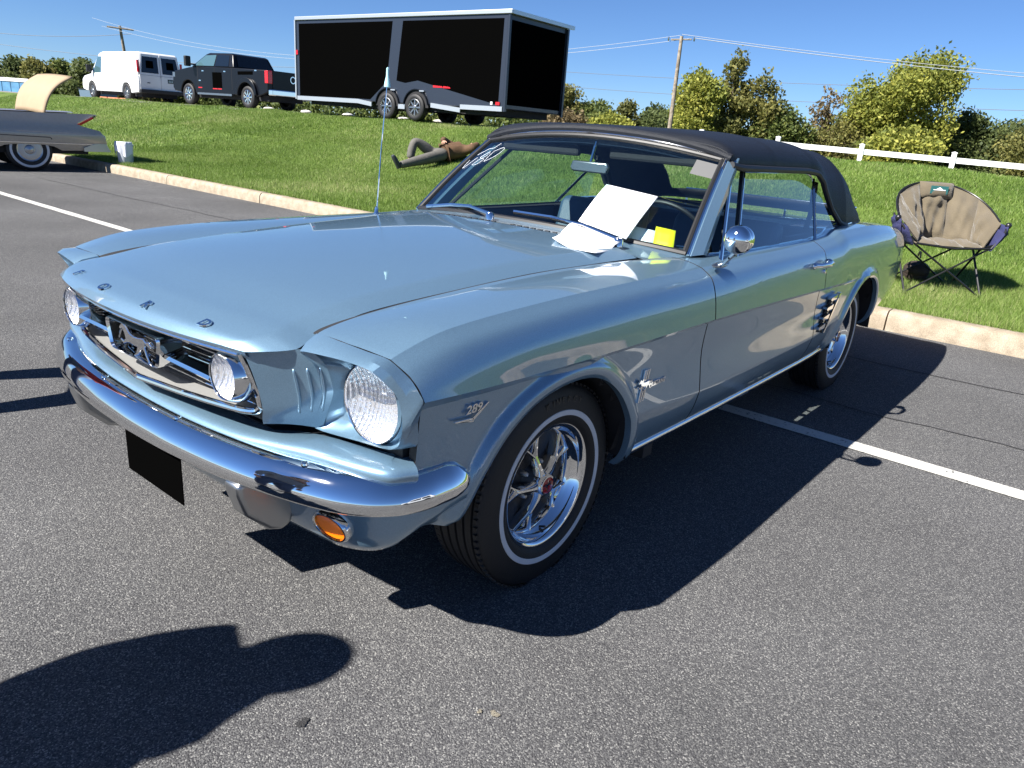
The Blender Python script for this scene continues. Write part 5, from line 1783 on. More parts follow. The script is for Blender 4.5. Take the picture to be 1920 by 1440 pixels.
def standing_person(x, y, facing, label, shirt, pants, arms, h=1.74, stance=.11):
    p = empty('person', (x, y, 0), facing, label, 'person')
    k = h / 1.74
    def s(pt): return (pt[0] * k, pt[1] * k, pt[2] * k)
    J = [(s((0, 0, .95)), (.15, .11)), (s((0, stance * .8, .86)), .088), (s((.01, stance, .48)), .062), (s((0, stance * 1.1, .10)), .045),
         (s((0, -stance * .8, .86)), .088), (s((.01, -stance, .48)), .062), (s((0, -stance * 1.1, .10)), .045), (s((0, 0, 1.03)), (.145, .11))]
    E = [(0, 1), (1, 2), (2, 3), (0, 4), (4, 5), (5, 6), (0, 7)]
    bake(skinned('trousers', J, E, pants, p, 2))
    J = [(s((0, 0, .98)), (.155, .115)), (s((0, 0, 1.15)), (.15, .11)), (s((0, 0, 1.33)), (.175, .115)), (s((0, 0, 1.44)), (.10, .07))]
    E = [(0, 1), (1, 2), (2, 3)]
    for sd in (1, -1):
        i = len(J)
        J.append((s((0, sd * .185, 1.38)), .062))
        el, wr = arms
        J.append((s((el[0], sd * (.185 + el[1]), el[2])), .045))
        J.append((s((wr[0], sd * (.185 + wr[1]), wr[2])), .034))
        E += [(2, i), (i, i + 1), (i + 1, i + 2)]
    bake(skinned('shirt', J, E, shirt, p, 2, 1))
    mk('neck', *tubef([s((0, 0, 1.38)), s((0, 0, 1.46)), s((.01, 0, 1.56))], [.16, .125, .085], 12), MT['skin'], p)
    p.scale = (1.12, 1.18, 1.0)
    head(p, s((.02, 0, 1.62)), (1, 0, 0), (0, 0, 1), MT['skin'], MT['hair'])
    for sd in (1, -1):
        w_ = np.array(s((arms[1][0], sd * (.185 + arms[1][1]), arms[1][2])))
        e_ = np.array(s((arms[0][0], sd * (.185 + arms[0][1]), arms[0][2])))
        hand(p, w_, w_ - e_, (0, -sd, 0), MT['skin'])
        mk('shoe', *tubef([s((-.07, sd * stance * 1.1, .05)), s((.02, sd * stance * 1.1, .055)), s((.12, sd * stance * 1.15, .045)), s((.19, sd * stance * 1.15, .035))], [.04, .048, .045, .03], 12), MT['shoedark'], p)
    return p
MT['denim'] = mat('denim', (0.05, 0.07, 0.12), 0.85)
MT['redshirt'] = mat('red_shirt', (0.35, 0.03, 0.03), 0.8)
MT['greyshirt'] = mat('grey_shirt', (0.2, 0.2, 0.21), 0.8)
standing_person(-2.40, .04, R(-60), 'person in grey shirt standing just off the front of the blue car', MT['greyshirt'], MT['denim'], ((-.02, .03, 1.12), (.03, .03, .90)))
standing_person(-1.12, 2.06, R(-20), 'person in red shirt standing by the far front corner of the blue car', MT['redshirt'], MT['denim'], ((-.02, .06, 1.12), (.06, .05, .88)), stance=.20)

# ------------------------------------------------------------------ generic vehicle pieces (local x forward, y left, near side +y)
def arcpts(cx, cz, r_, a0, a1, n=12):
    return [(cx + r_ * math.cos(a), cz + r_ * math.sin(a)) for a in np.linspace(a0, a1, n)]
def simple_wheel(parent, x, y, r_, w, out, rimr=.6, style='steel', white=False, m=None):
    g = empty('wheel', (0, 0, 0)); g.parent = parent; g.location = (x, y, r_)
    s = out
    mk('tyre', *lathef([(r_ * rimr, -s * w * .9), (r_ * .85, -s * w), (r_ * .97, -s * w * .92), (r_, -s * w * .8), (r_, -s * w * .2), (r_ * .97, -s * w * .05), (r_ * .88, s * .012), (r_ * .75, s * .015), (r_ * rimr, 0)], (0, 0, 0), 'y', 40), MT['rubber'], g)
    if white:
        mk('whitewall', *lathef([(r_ * .84, s * .0165), (r_ * .83, s * .019), (r_ * .74, s * .019), (r_ * .73, s * .0145)], (0, 0, 0), 'y', 40), MT['white_rubber'], g)
    rr_ = r_ * rimr
    if style == 'cap':
        mk('wheel_cover', *lathef([(rr_ * 1.03, s * .004), (rr_, s * .018), (rr_ * .9, s * .010), (rr_ * .86, s * .012), (rr_ * .40, s * .006), (rr_ * .36, s * .022), (rr_ * .30, s * .026), (rr_ * .27, s * .018), (.0, s * .032)], (0, 0, 0), 'y', 40), m or MT['satin'], g)
        for k in range(24):
            a = 2 * PI * k / 24
            c_, s_ = math.cos(a), math.sin(a)
        return g
    mk('rim', *lathef([(rr_ * .92, -s * w * .7), (rr_ * .93, -s * .02), (rr_ * 1.0, s * .006), (rr_ * 1.04, s * .003), (rr_ * 1.02, -s * .01)], (0, 0, 0), 'y', 36), m or MT['satin'], g)
    n = 8
    mk('rim_disc', *lathef([(.0, -s * .035), (rr_ * .95, -s * .05)], (0, 0, 0), 'y', 36), MT['dark'], g)
    for k in range(n):
        a = 2 * PI * k / n
        er = np.array((math.cos(a), 0, math.sin(a))); et = np.array((-math.sin(a), 0, math.cos(a)))
        P = [[tuple(er * q + et * t_ + np.array((0, s * d_, 0))) for t_, d_ in ((-rr_ * .11, -.04), (-rr_ * .09, -.012), (rr_ * .09, -.012), (rr_ * .11, -.04))] for q in (rr_ * .2, rr_ * .95)]
        mk('spoke', *gridf(P), m or MT['satin'], g, smooth=False)
    mk('hub', *lathef([(.0, s * .012), (rr_ * .2, s * .008), (rr_ * .30, -s * .01), (rr_ * .32, -s * .04)], (0, 0, 0), 'y', 24), m or MT['satin'], g)
    return g

def slab(name, poly, hw, m, parent, bv=.03, seg=3, top=None, zsplit=None):
    # prism of side outline poly (x,z) spanning -hw..hw; optional narrowing towards the top
    n = len(poly)
    zmin = min(p[1] for p in poly); zmax = max(p[1] for p in poly)
    def w_(z): return hw if top is None else hw + (top - hw) * (z - zmin) / (zmax - zmin)
    V = [(p[0], -w_(p[1]), p[1]) for p in poly] + [(p[0], w_(p[1]), p[1]) for p in poly]
    F = [tuple(range(n)), tuple(range(n, 2 * n))[::-1]] + [(i, n + i, n + (i + 1) % n, (i + 1) % n) for i in range(n)]
    o = mk(name, V, F, m, parent, sharp=30)
    if bv: bev(o, bv, seg)
    return o

def sidepane(name, poly, hwf, off, m, parent, sd=1, th=.006):
    V = [(p[0], sd * (hwf(p[1]) + off), p[1]) for p in poly] + [(p[0], sd * (hwf(p[1]) + off - th), p[1]) for p in poly]
    n = len(poly)
    F = [tuple(range(n)), tuple(range(n, 2 * n))[::-1]] + [(i, n + i, n + (i + 1) % n, (i + 1) % n) for i in range(n)]
    return mk(name, V, F, m, parent, smooth=False)

# ------------------------------------------------------------------ white van
def make_van():
    v = empty('cargo_van', (15.75, 33.0, 1.27), R(90), 'white cargo van with black rear windows, parked nose away at the left', 'van')
    hw, tp = 1.0, .86
    L = 5.75
    wf, wr_, r_ = 4.72, 1.22, .37
    low = [(.02, .50), (.0, .72), (.02, 1.10), (4.25, 1.12), (4.75, 1.10), (5.45, 1.00), (5.68, .86), (5.74, .60), (5.70, .42), (5.40, .36)]
    low += [(wf + .45 * math.cos(a), .34 + .45 * math.sin(a)) for a in np.linspace(.0, PI, 11)]
    low += [(wf - .50, .36), (wr_ + .50, .36)]
    low += [(wr_ + .45 * math.cos(a), .34 + .45 * math.sin(a)) for a in np.linspace(.0, PI, 11)]
    low += [(.30, .38), (.05, .40)]
    slab('van_body', low[::-1], hw, MT['whitegloss'], v, .035)
    def hwf(z): return hw + (tp - hw) * (z - 1.10) / (2.06 - 1.10)
    slab('van_roof', [(.02, 1.101), (.10, 2.0), (.22, 2.06), (3.6, 2.07), (3.95, 2.0), (4.75, 1.101)][::-1], hw - .002, MT['whitegloss'], v, .06, 4, top=tp)
    mk('undercarriage', *boxf(.2, 5.3, -.8, .8, .22, .42), MT['dark'], v, smooth=False)
    for x in (wf, wr_):
        for sd in (1, -1):
            simple_wheel(v, x, sd * .985, r_, .22, sd, .58)
            mk('wheel_well', *boxf(x - .40, x + .40, min(sd * .70, sd * .80), max(sd * .70, sd * .80), .3, .8), MT['dark'], v, smooth=False)
    for sd in (1, -1):
        w_ = sidepane('side_window', [(3.62, 1.16), (4.52, 1.15), (4.02, 1.86), (3.66, 1.86)], hwf, .004, MT['lightglass'], v, sd)
        sidepane('door_seam', [(3.55, .45), (3.565, .45), (3.565, 1.10), (3.55, 1.10)], lambda z: hw, .003, MT['dark'], v, sd)
        sidepane('body_crease', [(.15, .78), (3.5, .78), (3.5, .795), (.15, .795)], lambda z: hw, .004, MT['whitegloss'], v, sd)
        tl = mk('tail_lamp', *boxf(-.015, .06, min(sd * .93, sd * 1.01), max(sd * .93, sd * 1.01), 1.22, 1.72), MT['redlens'], v, smooth=False)
        m_ = mk('wing_mirror', *boxf(4.42, 4.56, min(sd * 1.05, sd * 1.27), max(sd * 1.05, sd * 1.27), 1.16, 1.48), MT['blackrub'], v, smooth=False); bev(m_, .03, 2)
        mk('mirror_arm', *boxf(4.44, 4.50, min(sd * .95, sd * 1.07), max(sd * .95, sd * 1.07), 1.24, 1.28), MT['blackrub'], m_, smooth=False)
        # rear doors
        y0, y1 = sorted((sd * .02, sd * .93))
        d = mk('rear_door', *boxf(-.020, .03, y0, y1, .52, 1.12), MT['whitegloss'], v, smooth=False); bev(d, .012, 2)
        t0, t1 = sd * .02, sd * .86
        V = [(-.018, sd * .02, 1.13), (-.018, sd * .92, 1.13), (.055, sd * .80, 1.98), (.055, sd * .02, 1.98)]
        mk('door_frame', V + [(q[0] + .03, q[1], q[2]) for q in V], [(0, 1, 2, 3), (7, 6, 5, 4), (0, 4, 5, 1), (1, 5, 6, 2), (2, 6, 7, 3), (3, 7, 4, 0)], MT['whitegloss'], d, smooth=False)
        V = [(-.022, sd * .09, 1.22), (-.022, sd * .85, 1.22), (.038, sd * .745, 1.88), (.038, sd * .09, 1.88)]
        w2 = mk('rear_window', V + [(q[0] + .01, q[1], q[2]) for q in V], [(0, 1, 2, 3), (7, 6, 5, 4), (0, 4, 5, 1), (1, 5, 6, 2), (2, 6, 7, 3), (3, 7, 4, 0)], MT['darkglass'], d, smooth=False)
        V = [(-.018, sd * .30, 1.42), (-.018, sd * .62, 1.42), (.008, sd * .60, 1.72), (.008, sd * .30, 1.72)]
        mk('black_decal', [(q[0] - .004, q[1], q[2]) for q in V], [(0, 1, 2, 3)], MT['plate'], w2, smooth=False)
    mk('number_plate', *boxf(-.032, -.022, -.70, -.30, .86, 1.02), MT['darkglass'], v, smooth=False)
    mk('plate_characters', *join(*[boxf(-.036, -.033, -.66 + k * .07, -.62 + k * .07, .90, .97) for k in range(5)]), MT['satin'], v, smooth=False)
    mk('door_handle', *boxf(-.04, -.02, .50, .62, .80, .83), MT['blackrub'], v, smooth=False)
    b = mk('rear_bumper', *boxf(-.14, .06, -.98, .98, .38, .54), MT['blackrub'], v, smooth=False); bev(b, .03, 2)
    mk('windscreen', [(4.70, -.86, 1.13), (4.70, .86, 1.13), (4.02, .78, 1.93), (4.02, -.78, 1.93)], [(0, 1, 2, 3)], MT['darkglass'], v, smooth=False)
    return v
make_van()

# ------------------------------------------------------------------ black pickup
def make_pickup():
    v = empty('pickup_truck', (16.35, 24.2, 1.33), R(95), 'black crew cab pickup truck hitched to the black trailer', 'pickup')
    hw, tp = 1.0, .80
    wf, wr_, r_ = 5.0, 1.22, .40
    low = [(.0, .62), (.0, 1.38), (2.05, 1.42), (4.35, 1.44), (4.9, 1.40), (5.85, 1.26), (6.02, 1.05), (6.05, .62), (5.95, .50), (5.55, .46)]
    low += [(wf + .50 * math.cos(a), .42 + .50 * math.sin(a)) for a in np.linspace(.0, PI, 11)]
    low += [(wf - .56, .45), (wr_ + .56, .45)]
    low += [(wr_ + .50 * math.cos(a), .42 + .50 * math.sin(a)) for a in np.linspace(.0, PI, 11)]
    low += [(.30, .52)]
    slab('truck_body', low[::-1], hw, MT['bodyblack'], v, .04)
    def hwf(z): return hw + (tp - hw) * (z - 1.42) / (1.96 - 1.42)
    slab('cab', [(2.0, 1.421), (2.22, 1.90), (2.35, 1.95), (3.75, 1.96), (3.95, 1.90), (4.75, 1.421)][::-1], hw - .012, MT['bodyblack'], v, .045, 3, top=tp)
    for sd in (1, -1):
        fl = slab('rear_fender', [(wr_ + .62 * math.cos(a), .50 + .60 * math.sin(a)) for a in np.linspace(0, PI, 12)] + [(wr_ + .50 * math.cos(a), .42 + .50 * math.sin(a)) for a in np.linspace(PI, 0, 12)], .06, MT['bodyblack'], v, .02)
        fl.location = (0, sd * 1.03, 0)
        sidepane('side_window', [(3.25, 1.47), (4.48, 1.47), (4.50, 1.50), (3.92, 1.86), (3.25, 1.88)], hwf, .004, MT['lightglass'], v, sd)
        sidepane('side_window', [(2.32, 1.47), (3.17, 1.47), (3.17, 1.88), (2.42, 1.87)], hwf, .004, MT['darkglass'], v, sd)
        sidepane('door_seam', [(3.2, .62), (3.212, .62), (3.212, 1.43), (3.2, 1.43)], lambda z: hw, .003, MT['dark'], v, sd)
        sidepane('door_seam', [(2.12, .62), (2.132, .62), (2.132, 1.43), (2.12, 1.43)], lambda z: hw, .003, MT['dark'], v, sd)
        sidepane('door_seam', [(4.30, .62), (4.312, .62), (4.312, 1.43), (4.30, 1.43)], lambda z: hw, .003, MT['dark'], v, sd)
        sidepane('black_decal', [(2.75, .68), (3.35, .66), (3.35, 1.24), (2.75, 1.24)], lambda z: hw, .005, MT['plate'], v, sd)
        sidepane('black_decal', [(.85, 1.20), (1.75, 1.18), (1.75, 1.30), (.85, 1.32)], lambda z: hw, .005, MT['plate'], v, sd)
        for x0, x1, z in ((4.05, 4.30, .64), (3.0, 3.1, .62), (2.78, 3.35, .62)):
            sidepane('side_badge', [(x0, z), (x1, z), (x1, z + .035), (x0, z + .035)], lambda z: hw, .006, MT['redlens'], v, sd)
        for x0, z in ((4.12, .90), (3.9, 1.26), (2.5, 1.26), (.62, 1.33)):
            sidepane('chrome_trim', [(x0, z), (x0 + .13, z), (x0 + .13, z + .04), (x0, z + .04)], lambda z: hw, .008, MT['chrome'], v, sd)
        st = mk('running_board', *boxf(2.1, 4.3, min(sd * .92, sd * 1.06), max(sd * .92, sd * 1.06), .40, .47), MT['satin'], v, smooth=False)
        tl = mk('tail_lamp', *boxf(-.03, .16, min(sd * .80, sd * 1.015), max(sd * .80, sd * 1.015), .92, 1.36), MT['redlens'], v, smooth=False); bev(tl, .02, 2)
        m_ = mk('wing_mirror', *boxf(4.52, 4.66, min(sd * 1.12, sd * 1.36), max(sd * 1.12, sd * 1.36), 1.42, 1.80), MT['blackrub'], v, smooth=False); bev(m_, .03, 2)
        mk('mirror_arm', *boxf(4.50, 4.56, min(sd * .95, sd * 1.15), max(sd * .95, sd * 1.15), 1.48, 1.53), MT['blackrub'], m_, smooth=False)
        for x in (wf, wr_):
            simple_wheel(v, x, sd * 1.0, r_, .25, sd, .62, m=MT['chrome'])
            mk('wheel_well', *boxf(x - .46, x + .46, min(sd * .70, sd * .80), max(sd * .70, sd * .80), .4, .95), MT['dark'], v, smooth=False)
    mk('undercarriage', *boxf(.2, 5.6, -.8, .8, .30, .50), MT['dark'], v, smooth=False)
    mk('rear_glass', [(1.995, -.78, 1.48), (1.995, .78, 1.48), (2.20, .70, 1.88), (2.20, -.70, 1.88)], [(0, 1, 2, 3)], MT['darkglass'], v, smooth=False)
    mk('tailgate', *boxf(-.02, .02, -.78, .78, .72, 1.36), MT['bodyblack'], v, smooth=False)
    b = mk('rear_bumper', *boxf(-.22, .02, -.98, .98, .50, .72), MT['chrome'], v, smooth=False); bev(b, .04, 3)
    mk('headlamp', *boxf(5.86, 6.02, .72, 1.005, 1.02, 1.20), MT['satin'], v, smooth=False)
    mk('tailgate_badge', *lathef([(.10, -.025), (.10, -.035), (.13, -.035), (.13, -.025)], (0, -.15, 1.12), 'x', 24), MT['chrome'], v)
    return v
make_pickup()

# ------------------------------------------------------------------ black enclosed trailer
def make_trailer():
    t = empty('enclosed_trailer', (12.95, 10.55, 1.31), R(93.0), 'large black enclosed car trailer with silver roof rim and lower rail', 'trailer')
    L, W, z0, z1 = 7.75, 2.55, .42, 2.52
    b = mk('trailer_body', *boxf(0, L, -W, 0, z0, z1), MT['navybody'], t, smooth=False); bev(b, .02, 2)
    # silver roof edge, overhanging at the rear
    r1 = mk('roof_rim', *boxf(-.12, L + .02, -.03, .04, z1 - .01, z1 + .085), MT['silver'], t, smooth=False); bev(r1, .012, 2)
    r2 = mk('roof_rim', *boxf(-.12, -.06, -W - .15, -.032, z1 - .005, z1 + .083), MT['silver'], t, smooth=False)
    mk('roof', *boxf(-.10, L, -W - .02, -.031, z1 + .002, z1 + .075), MT['silver'], t, smooth=False)
    mk('front_rim', *boxf(L + .001, L + .05, -.05, .03, z0 - .04, z1), MT['silver'], t, smooth=False)
    # near side black panels, outlines as on the trailer
    def pane(poly, name='graphic_panel', m=None, off=.004):
        V, F = prismf(poly, 'y', .001, .001 + off)
        return mk(name, V, F, m or MT['plate'], t, smooth=False)
    pane([(7.62, z0 + .06), (4.62, z0 + .06), (3.98, .95), (3.80, z1 - .10), (7.62, z1 - .10)])
    pane([(3.42, z1 - .10), (.12, z1 - .10), (.16, .50), (1.35, .72), (2.85, 1.00), (3.30, .93), (3.62, .98)])
    # rear doors black panel
    V, F = prismf([(-W + .10, z0 + .10), (-.14, z0 + .10), (-.14, z1 - .12), (-W + .10, z1 - .12)], 'x', -.006, -.001)
    rd = mk('rear_door', V, F, MT['plate'], t, smooth=False)
    for zz in (.9, 1.3, 1.8, 2.2):
        mk('door_hinge', *boxf(-.022, -.006, -.10, -.05, zz - .05, zz + .05), MT['silver'], rd, smooth=False)
    # lower silver rail in three lengths
    for x0, x1, a0, a1 in ((4.55, 5.1, .30, .36), (5.1, 7.72, .36, .36), (1.35, 2.35, .28, .36), (.02, 1.35, .36, .36)):
        V, F = prismf([(x0, a0), (x1, a1), (x1, a1 + .11), (x0, a0 + .11)], 'y', -.02, .025)
        mk('lower_rail', V, F, MT['silver'], t, smooth=False)
    mk('lower_rail', *boxf(3.28, 3.52, -.02, .025, .28, .40), MT['silver'], t, smooth=False)
    for x in (2.88, 3.93):
        arch_ = [(x + .44 * math.cos(a), .34 + .44 * math.sin(a)) for a in np.linspace(0, PI, 16)]
        V, F = prismf(arch_, 'y', .002, .008)
        mk('wheel_recess', V, F, MT['dark'], t, smooth=False)
        P = [[(x + rr_ * math.cos(a), y_, .34 + rr_ * math.sin(a)) for rr_, y_ in ((.43, .0), (.455, .0), (.455, .05), (.43, .05))] for a in np.linspace(.15, PI - .15, 18)]
        mk('wheel_fender', *gridf(P, closev=True), MT['bodyblack'], t, sharp=30)
        simple_wheel(t, x, .07, .335, .21, 1, .60)
        simple_wheel(t, x, -W + .02, .335, .21, -1, .60)
        mk('fender_light', *boxf(x - .30, x - .14, .01, .052, .73, .76), MT['silver'], t, smooth=False)
    # red script marks and lights
    for x0, x1, z in ((1.95, 2.30, .845), (1.70, 1.95, .835)):
        pane([(x0, z), (x1, z), (x1, z + .05), (x0 + .05, z + .035)], 'red_stripe', MT['redlens'], .006)
    mk('marker_light', *boxf(.10, .22, .004, .03, .50, .57), MT['redlens'], t, smooth=False)
    mk('marker_light', *boxf(.32, .38, .004, .03, .50, .57), MT['paper'], t, smooth=False)
    mk('marker_light', *boxf(7.66, 7.73, .004, .03, 1.6, 1.72), MT['redlens'], t, smooth=False)
    mk('undercarriage', *join(boxf(.3, 7.3, -W + .2, -.15, .26, .42), boxf(L, L + 1.3, -W / 2 - .06, -W / 2 + .06, .36, .44)), MT['dark'], t, smooth=False)
    mk('rear_post', *boxf(-.055, -.001, -.06, .012, z0 - .06, z1 - .01), MT['navybody'], t, smooth=False)
    mk('rear_post', *boxf(-.055, -.001, -W - .012, -W + .06, z0 - .06, z1 - .01), MT['navybody'], t, smooth=False)
make_trailer()

# ------------------------------------------------------------------ finned taupe sedan at the left edge
def make_finned():
    v = empty('finned_sedan', (4.84, 14.0, 0), R(172), 'taupe finned sedan with its sunlit-tinted trunk lid raised, cut by the left edge', 'car')
    hw = .98
    wr_, r_ = 1.24, .36
    wf = wr_ + 3.3
    low = [(.10, .38), (.0, .50), (.03, .62), (.10, .72), (.42, .80), (.10, 1.00), (.22, 1.005), (1.3, .98), (2.4, .96), (4.6, .95), (5.5, .92), (5.68, .80), (5.70, .45), (5.5, .36)]
    low += [(wf + .42 * math.cos(a), .36 + .40 * math.sin(a)) for a in np.linspace(0, PI, 11)]
    low += [(wf - .5, .30), (wr_ + .52, .30), (wr_ + .46, .40)]
    low += [(wr_ + .42 * math.cos(a), .40 + .06 * math.sin(a)) for a in np.linspace(0.1, PI - .1, 9)]
    low += [(wr_ - .5, .36)]
    # body as cross sections so the flanks bulge between sill and fin
    n = len(low)
    def yw(z): return float(pchip([.28, .36, .50, .64, .70, .80, 1.01], [.90, .94, .985, .99, .975, .955, .90], np.array([z]))[0])
    zlev = sorted({.36, .42, .50, .58, .64, .67, .72, .80, .88, .94})
    V = [(p[0], yw(p[1]), p[1]) for p in low]
    bmm = bmesh.new()
    vs = [bmm.verts.new((p[0], 0, p[1])) for p in low]
    bmm.faces.new(vs)
    for z in zlev:
        bmesh.ops.bisect_plane(bmm, geom=bmm.verts[:] + bmm.edges[:] + bmm.faces[:], plane_co=(0, 0, z), plane_no=(0, 0, 1))
    for vv in bmm.verts: vv.co.y = yw(vv.co.z)
    mm_ = bpy.data.meshes.new('body_side'); bmm.to_mesh(mm_); bmm.free()
    vx = [tuple(q.co) for q in mm_.vertices]; fx = [tuple(p.vertices) for p in mm_.polygons]
    ls = mk('body_side', vx, fx, MT['taupe'], v, sharp=20)
    mk('body_side', [(q[0], -q[1], q[2]) for q in vx], fx, MT['taupe'], v, sharp=20)
    V, F = [], []
    P = [[(p[0], y * yw(p[1]), p[1]) for y in (-1, 1)] for p in low[:14]]
    # rear face, deck sides and hood (open trunk cavity between)
    mk('rear_panel', *gridf([[(p[0], y * yw(p[1]), p[1]) for y in (-1, 1)] for p in low[0:4]]), MT['taupe'], v, sharp=30)
    mk('hood', *gridf([[(p[0], y * yw(p[1]), p[1]) for y in (-1, -.5, 0, .5, 1)] for p in low[9:13]]), MT['taupe'], v, sharp=30)
    for sd in (1, -1):
        mk('fin_top', *gridf([[(p[0], sd * yw(p[1]), p[1]), (p[0], sd * (yw(p[1]) - .16), p[1] - .02)] for p in low[5:10]]), MT['taupe'], v, sharp=30)
        mk('fin_lamp', *prismf([(.44, .80), (.12, .97), (.16, .985), (.47, .83)], 'y', sd * .90, sd * .945), MT['chrome'], v, smooth=False)
        mk('fin_lens', *prismf([(.40, .805), (.17, .935), (.20, .955), (.46, .82)], 'y', sd * .91, sd * .955), MT['redlens'], v, smooth=False)
        bp_ = mk('bumper_pod', *join(lathef([(.0, -.03), (.05, -.02), (.07, .02), (.085, .10), (.085, .22)], (.02, sd * .86, .59), 'x', 20)), MT['chrome'], v)
        mk('bumper_end', *prismf([(-.05, .36), (.02, .50), (.20, .50), (.40, .42), (.40, .36)], 'y', sd * .93, sd * 1.0), MT['satin'], v, smooth=False)
        sidepane('sill_trim', [(.15, .475), (4.2, .475), (4.2, .49), (.15, .49)], yw, .006, MT['chrome'], v, sd)
        sidepane('crease_trim', [(.18, .655), (1.4, .665), (1.4, .672), (.18, .662)], yw, .004, MT['taupe'], v, sd)
        sidepane('skirt_seam', [(.85, .40), (.862, .40), (.90, .56), (.92, .575), (2.20, .60), (2.22, .61), (.92, .587), (.89, .57)], yw, .003, MT['dark'], v, sd)
        sidepane('door_seam', [(2.10, .40), (2.115, .40), (2.15, .95), (2.135, .95)], yw, .003, MT['dark'], v, sd)
        mk('door_handle', *tubef([(2.22, sd * .975, .84), (2.30, sd * 1.0, .845), (2.38, sd * .975, .84)], .012, 8), MT['chrome'], v)
        simple_wheel(v, wr_, sd * .93, r_, .19, sd, .55, 'cap', True)
        simple_wheel(v, wf, sd * .93, r_, .19, sd, .55, 'cap', True)
    mk('inner_floor', *boxf(.3, 5.4, -.85, .85, .30, .40), MT['dark'], v, smooth=False)
    mk('trunk_well', *boxf(.35, 1.9, -.75, .75, .55, .60), MT['dark'], v, smooth=False)
    mk('wheel_well', *boxf(1.0, 2.0, -.80, .80, .3, .7), MT['dark'], v, smooth=False)
    # roof, glass
    def hwf(z): return .86 + (.62 - .86) * (z - .95) / .45
    slab('cabin_roof', [(1.72, .951), (2.45, 1.33), (2.7, 1.385), (3.9, 1.385), (4.05, 1.36), (4.75, .951)][::-1], .86, MT['taupe'], v, .03, 3, top=.62)
    for sd in (1, -1):
        sidepane('side_window', [(2.12, .985), (3.15, .985), (3.15, 1.32), (2.62, 1.32)], hwf, .005, MT['lightglass'], v, sd)
        sidepane('side_window', [(3.2, .985), (4.45, .985), (4.0, 1.32), (3.2, 1.32)], hwf, .005, MT['lightglass'], v, sd)
        P = [(1.98, .975), (2.06, .97), (2.60, 1.335), (3.9, 1.345), (3.9, 1.36), (2.56, 1.355)]
        sidepane('window_trim', [(2.0, .965), (2.07, .965), (2.64, 1.33), (2.56, 1.34)], hwf, .008, MT['chrome'], v, sd)
    mk('rear_glass', [(1.75, -.66, .985), (1.75, .66, .985), (2.42, .55, 1.335), (2.42, -.55, 1.335)], [(0, 1, 2, 3)], MT['darkglass'], v, smooth=False)
    # open trunk lid in taupe with sunlight put into its colour
    yw_, lx, ly = R(172), 4.84, 14.0
    def loc_(w): 
        dx, dy = w[0] - lx, w[1] - ly
        return (dx * math.cos(yw_) + dy * math.sin(yw_), -dx * math.sin(yw_) + dy * math.cos(yw_), w[2])
    P = []
    for q in np.linspace(0, 1, 14):
        n_ = np.array((3.80, 13.30, .96)) * (1 - q) + np.array((4.34, 13.30, 1.61)) * q
        f_ = np.array((3.86, 14.80, .98)) * (1 - q) + np.array((4.32, 14.80, 1.63)) * q
        bow = .11 * math.sin(PI * q) 
        row = []
        for t in np.linspace(0, 1, 11):
            w = n_ * (1 - t) + f_ * t + np.array((-.75, 0, .66)) * (bow + .03 * math.sin(PI * t))
            w[0] -= .05 * (1 - q) * 0
            row.append(loc_(w))
        P.append(row)
    lid = mk('trunk_lid', *gridf(P), MT['cream'], v, sharp=None)
    so_ = lid.modifiers.new('solid', 'SOLIDIFY'); so_.thickness = .03; so_.offset = 0
    mk('deck_edge', *boxf(1.60, 1.80, -.78, .78, .93, .97), MT['taupe'], v, smooth=False)
make_finned()

# ------------------------------------------------------------------ white rail fence
def make_fence():
    f = empty('rail_fence', (22.99, 4.96, float(hgt(22.99, 4.96))), 0, 'long white post and rail fence along the far side of the grass bank', 'fence')
    base = Vector((22.99, 4.96, 0))
    d = np.array((.452, -2.398, 0)); d /= np.linalg.norm(d)
    slope = -.052 / 2.44
    z5 = 1.57
    zb = float(hgt(22.99, 4.96))
    nrm = np.array((-d[1], d[0], 0))
    for k in range(-2, 7):
        c0 = d * 2.44 * k
        zt = z5 + (k * -.052)
        w = .064
        zt -= zb
        V = []
        for z in (-.4, zt):
            for a, b_ in ((-w, -w), (w, -w), (w, w), (-w, w)):
                p = c0 + d * a + nrm * b_
                V.append((p[0], p[1], z))
        F = [(0, 1, 2, 3), (7, 6, 5, 4), (0, 4, 5, 1), (1, 5, 6, 2), (2, 6, 7, 3), (3, 7, 4, 0)]
        po = mk('post', V, F, MT['whitevinylfence'], f, smooth=False)
        p = c0
        cap = [(p + d * a + nrm * b_) for a, b_ in ((-.075, -.075), (.075, -.075), (.075, .075), (-.075, .075))]
        V = [(q[0], q[1], zt) for q in cap] + [(q[0], q[1], zt + .02) for q in cap] + [(p[0], p[1], zt + .045)]
        mk('cap', V, [(0, 1, 2, 3), (0, 4, 5, 1), (1, 5, 6, 2), (2, 6, 7, 3), (3, 7, 4, 0), (4, 8, 5), (5, 8, 6), (6, 8, 7), (7, 8, 4)], MT['whitevinylfence'], po, smooth=False)
        if k < 6:
            c1 = d * 2.44 * (k + 1)
            for dz_, h_ in ((-.19, .075), (-.60, .07), (-1.0, .07)):
                za, zb_ = zt + dz_, zt - .052 + dz_
                V = []
                for c, z in ((c0 + d * w, za), (c1 - d * w, zb_)):
                    for t_, s_ in ((-.022, -h_), (.022, -h_), (.022, h_), (-.022, h_)):
                        p = c + nrm * t_
                        V.append((p[0], p[1], z + s_))
                mk('rail', V, [(0, 1, 2, 3), (7, 6, 5, 4), (0, 4, 5, 1), (1, 5, 6, 2), (2, 6, 7, 3), (3, 7, 4, 0)], MT['whitevinylfence'], f, smooth=False)
make_fence()

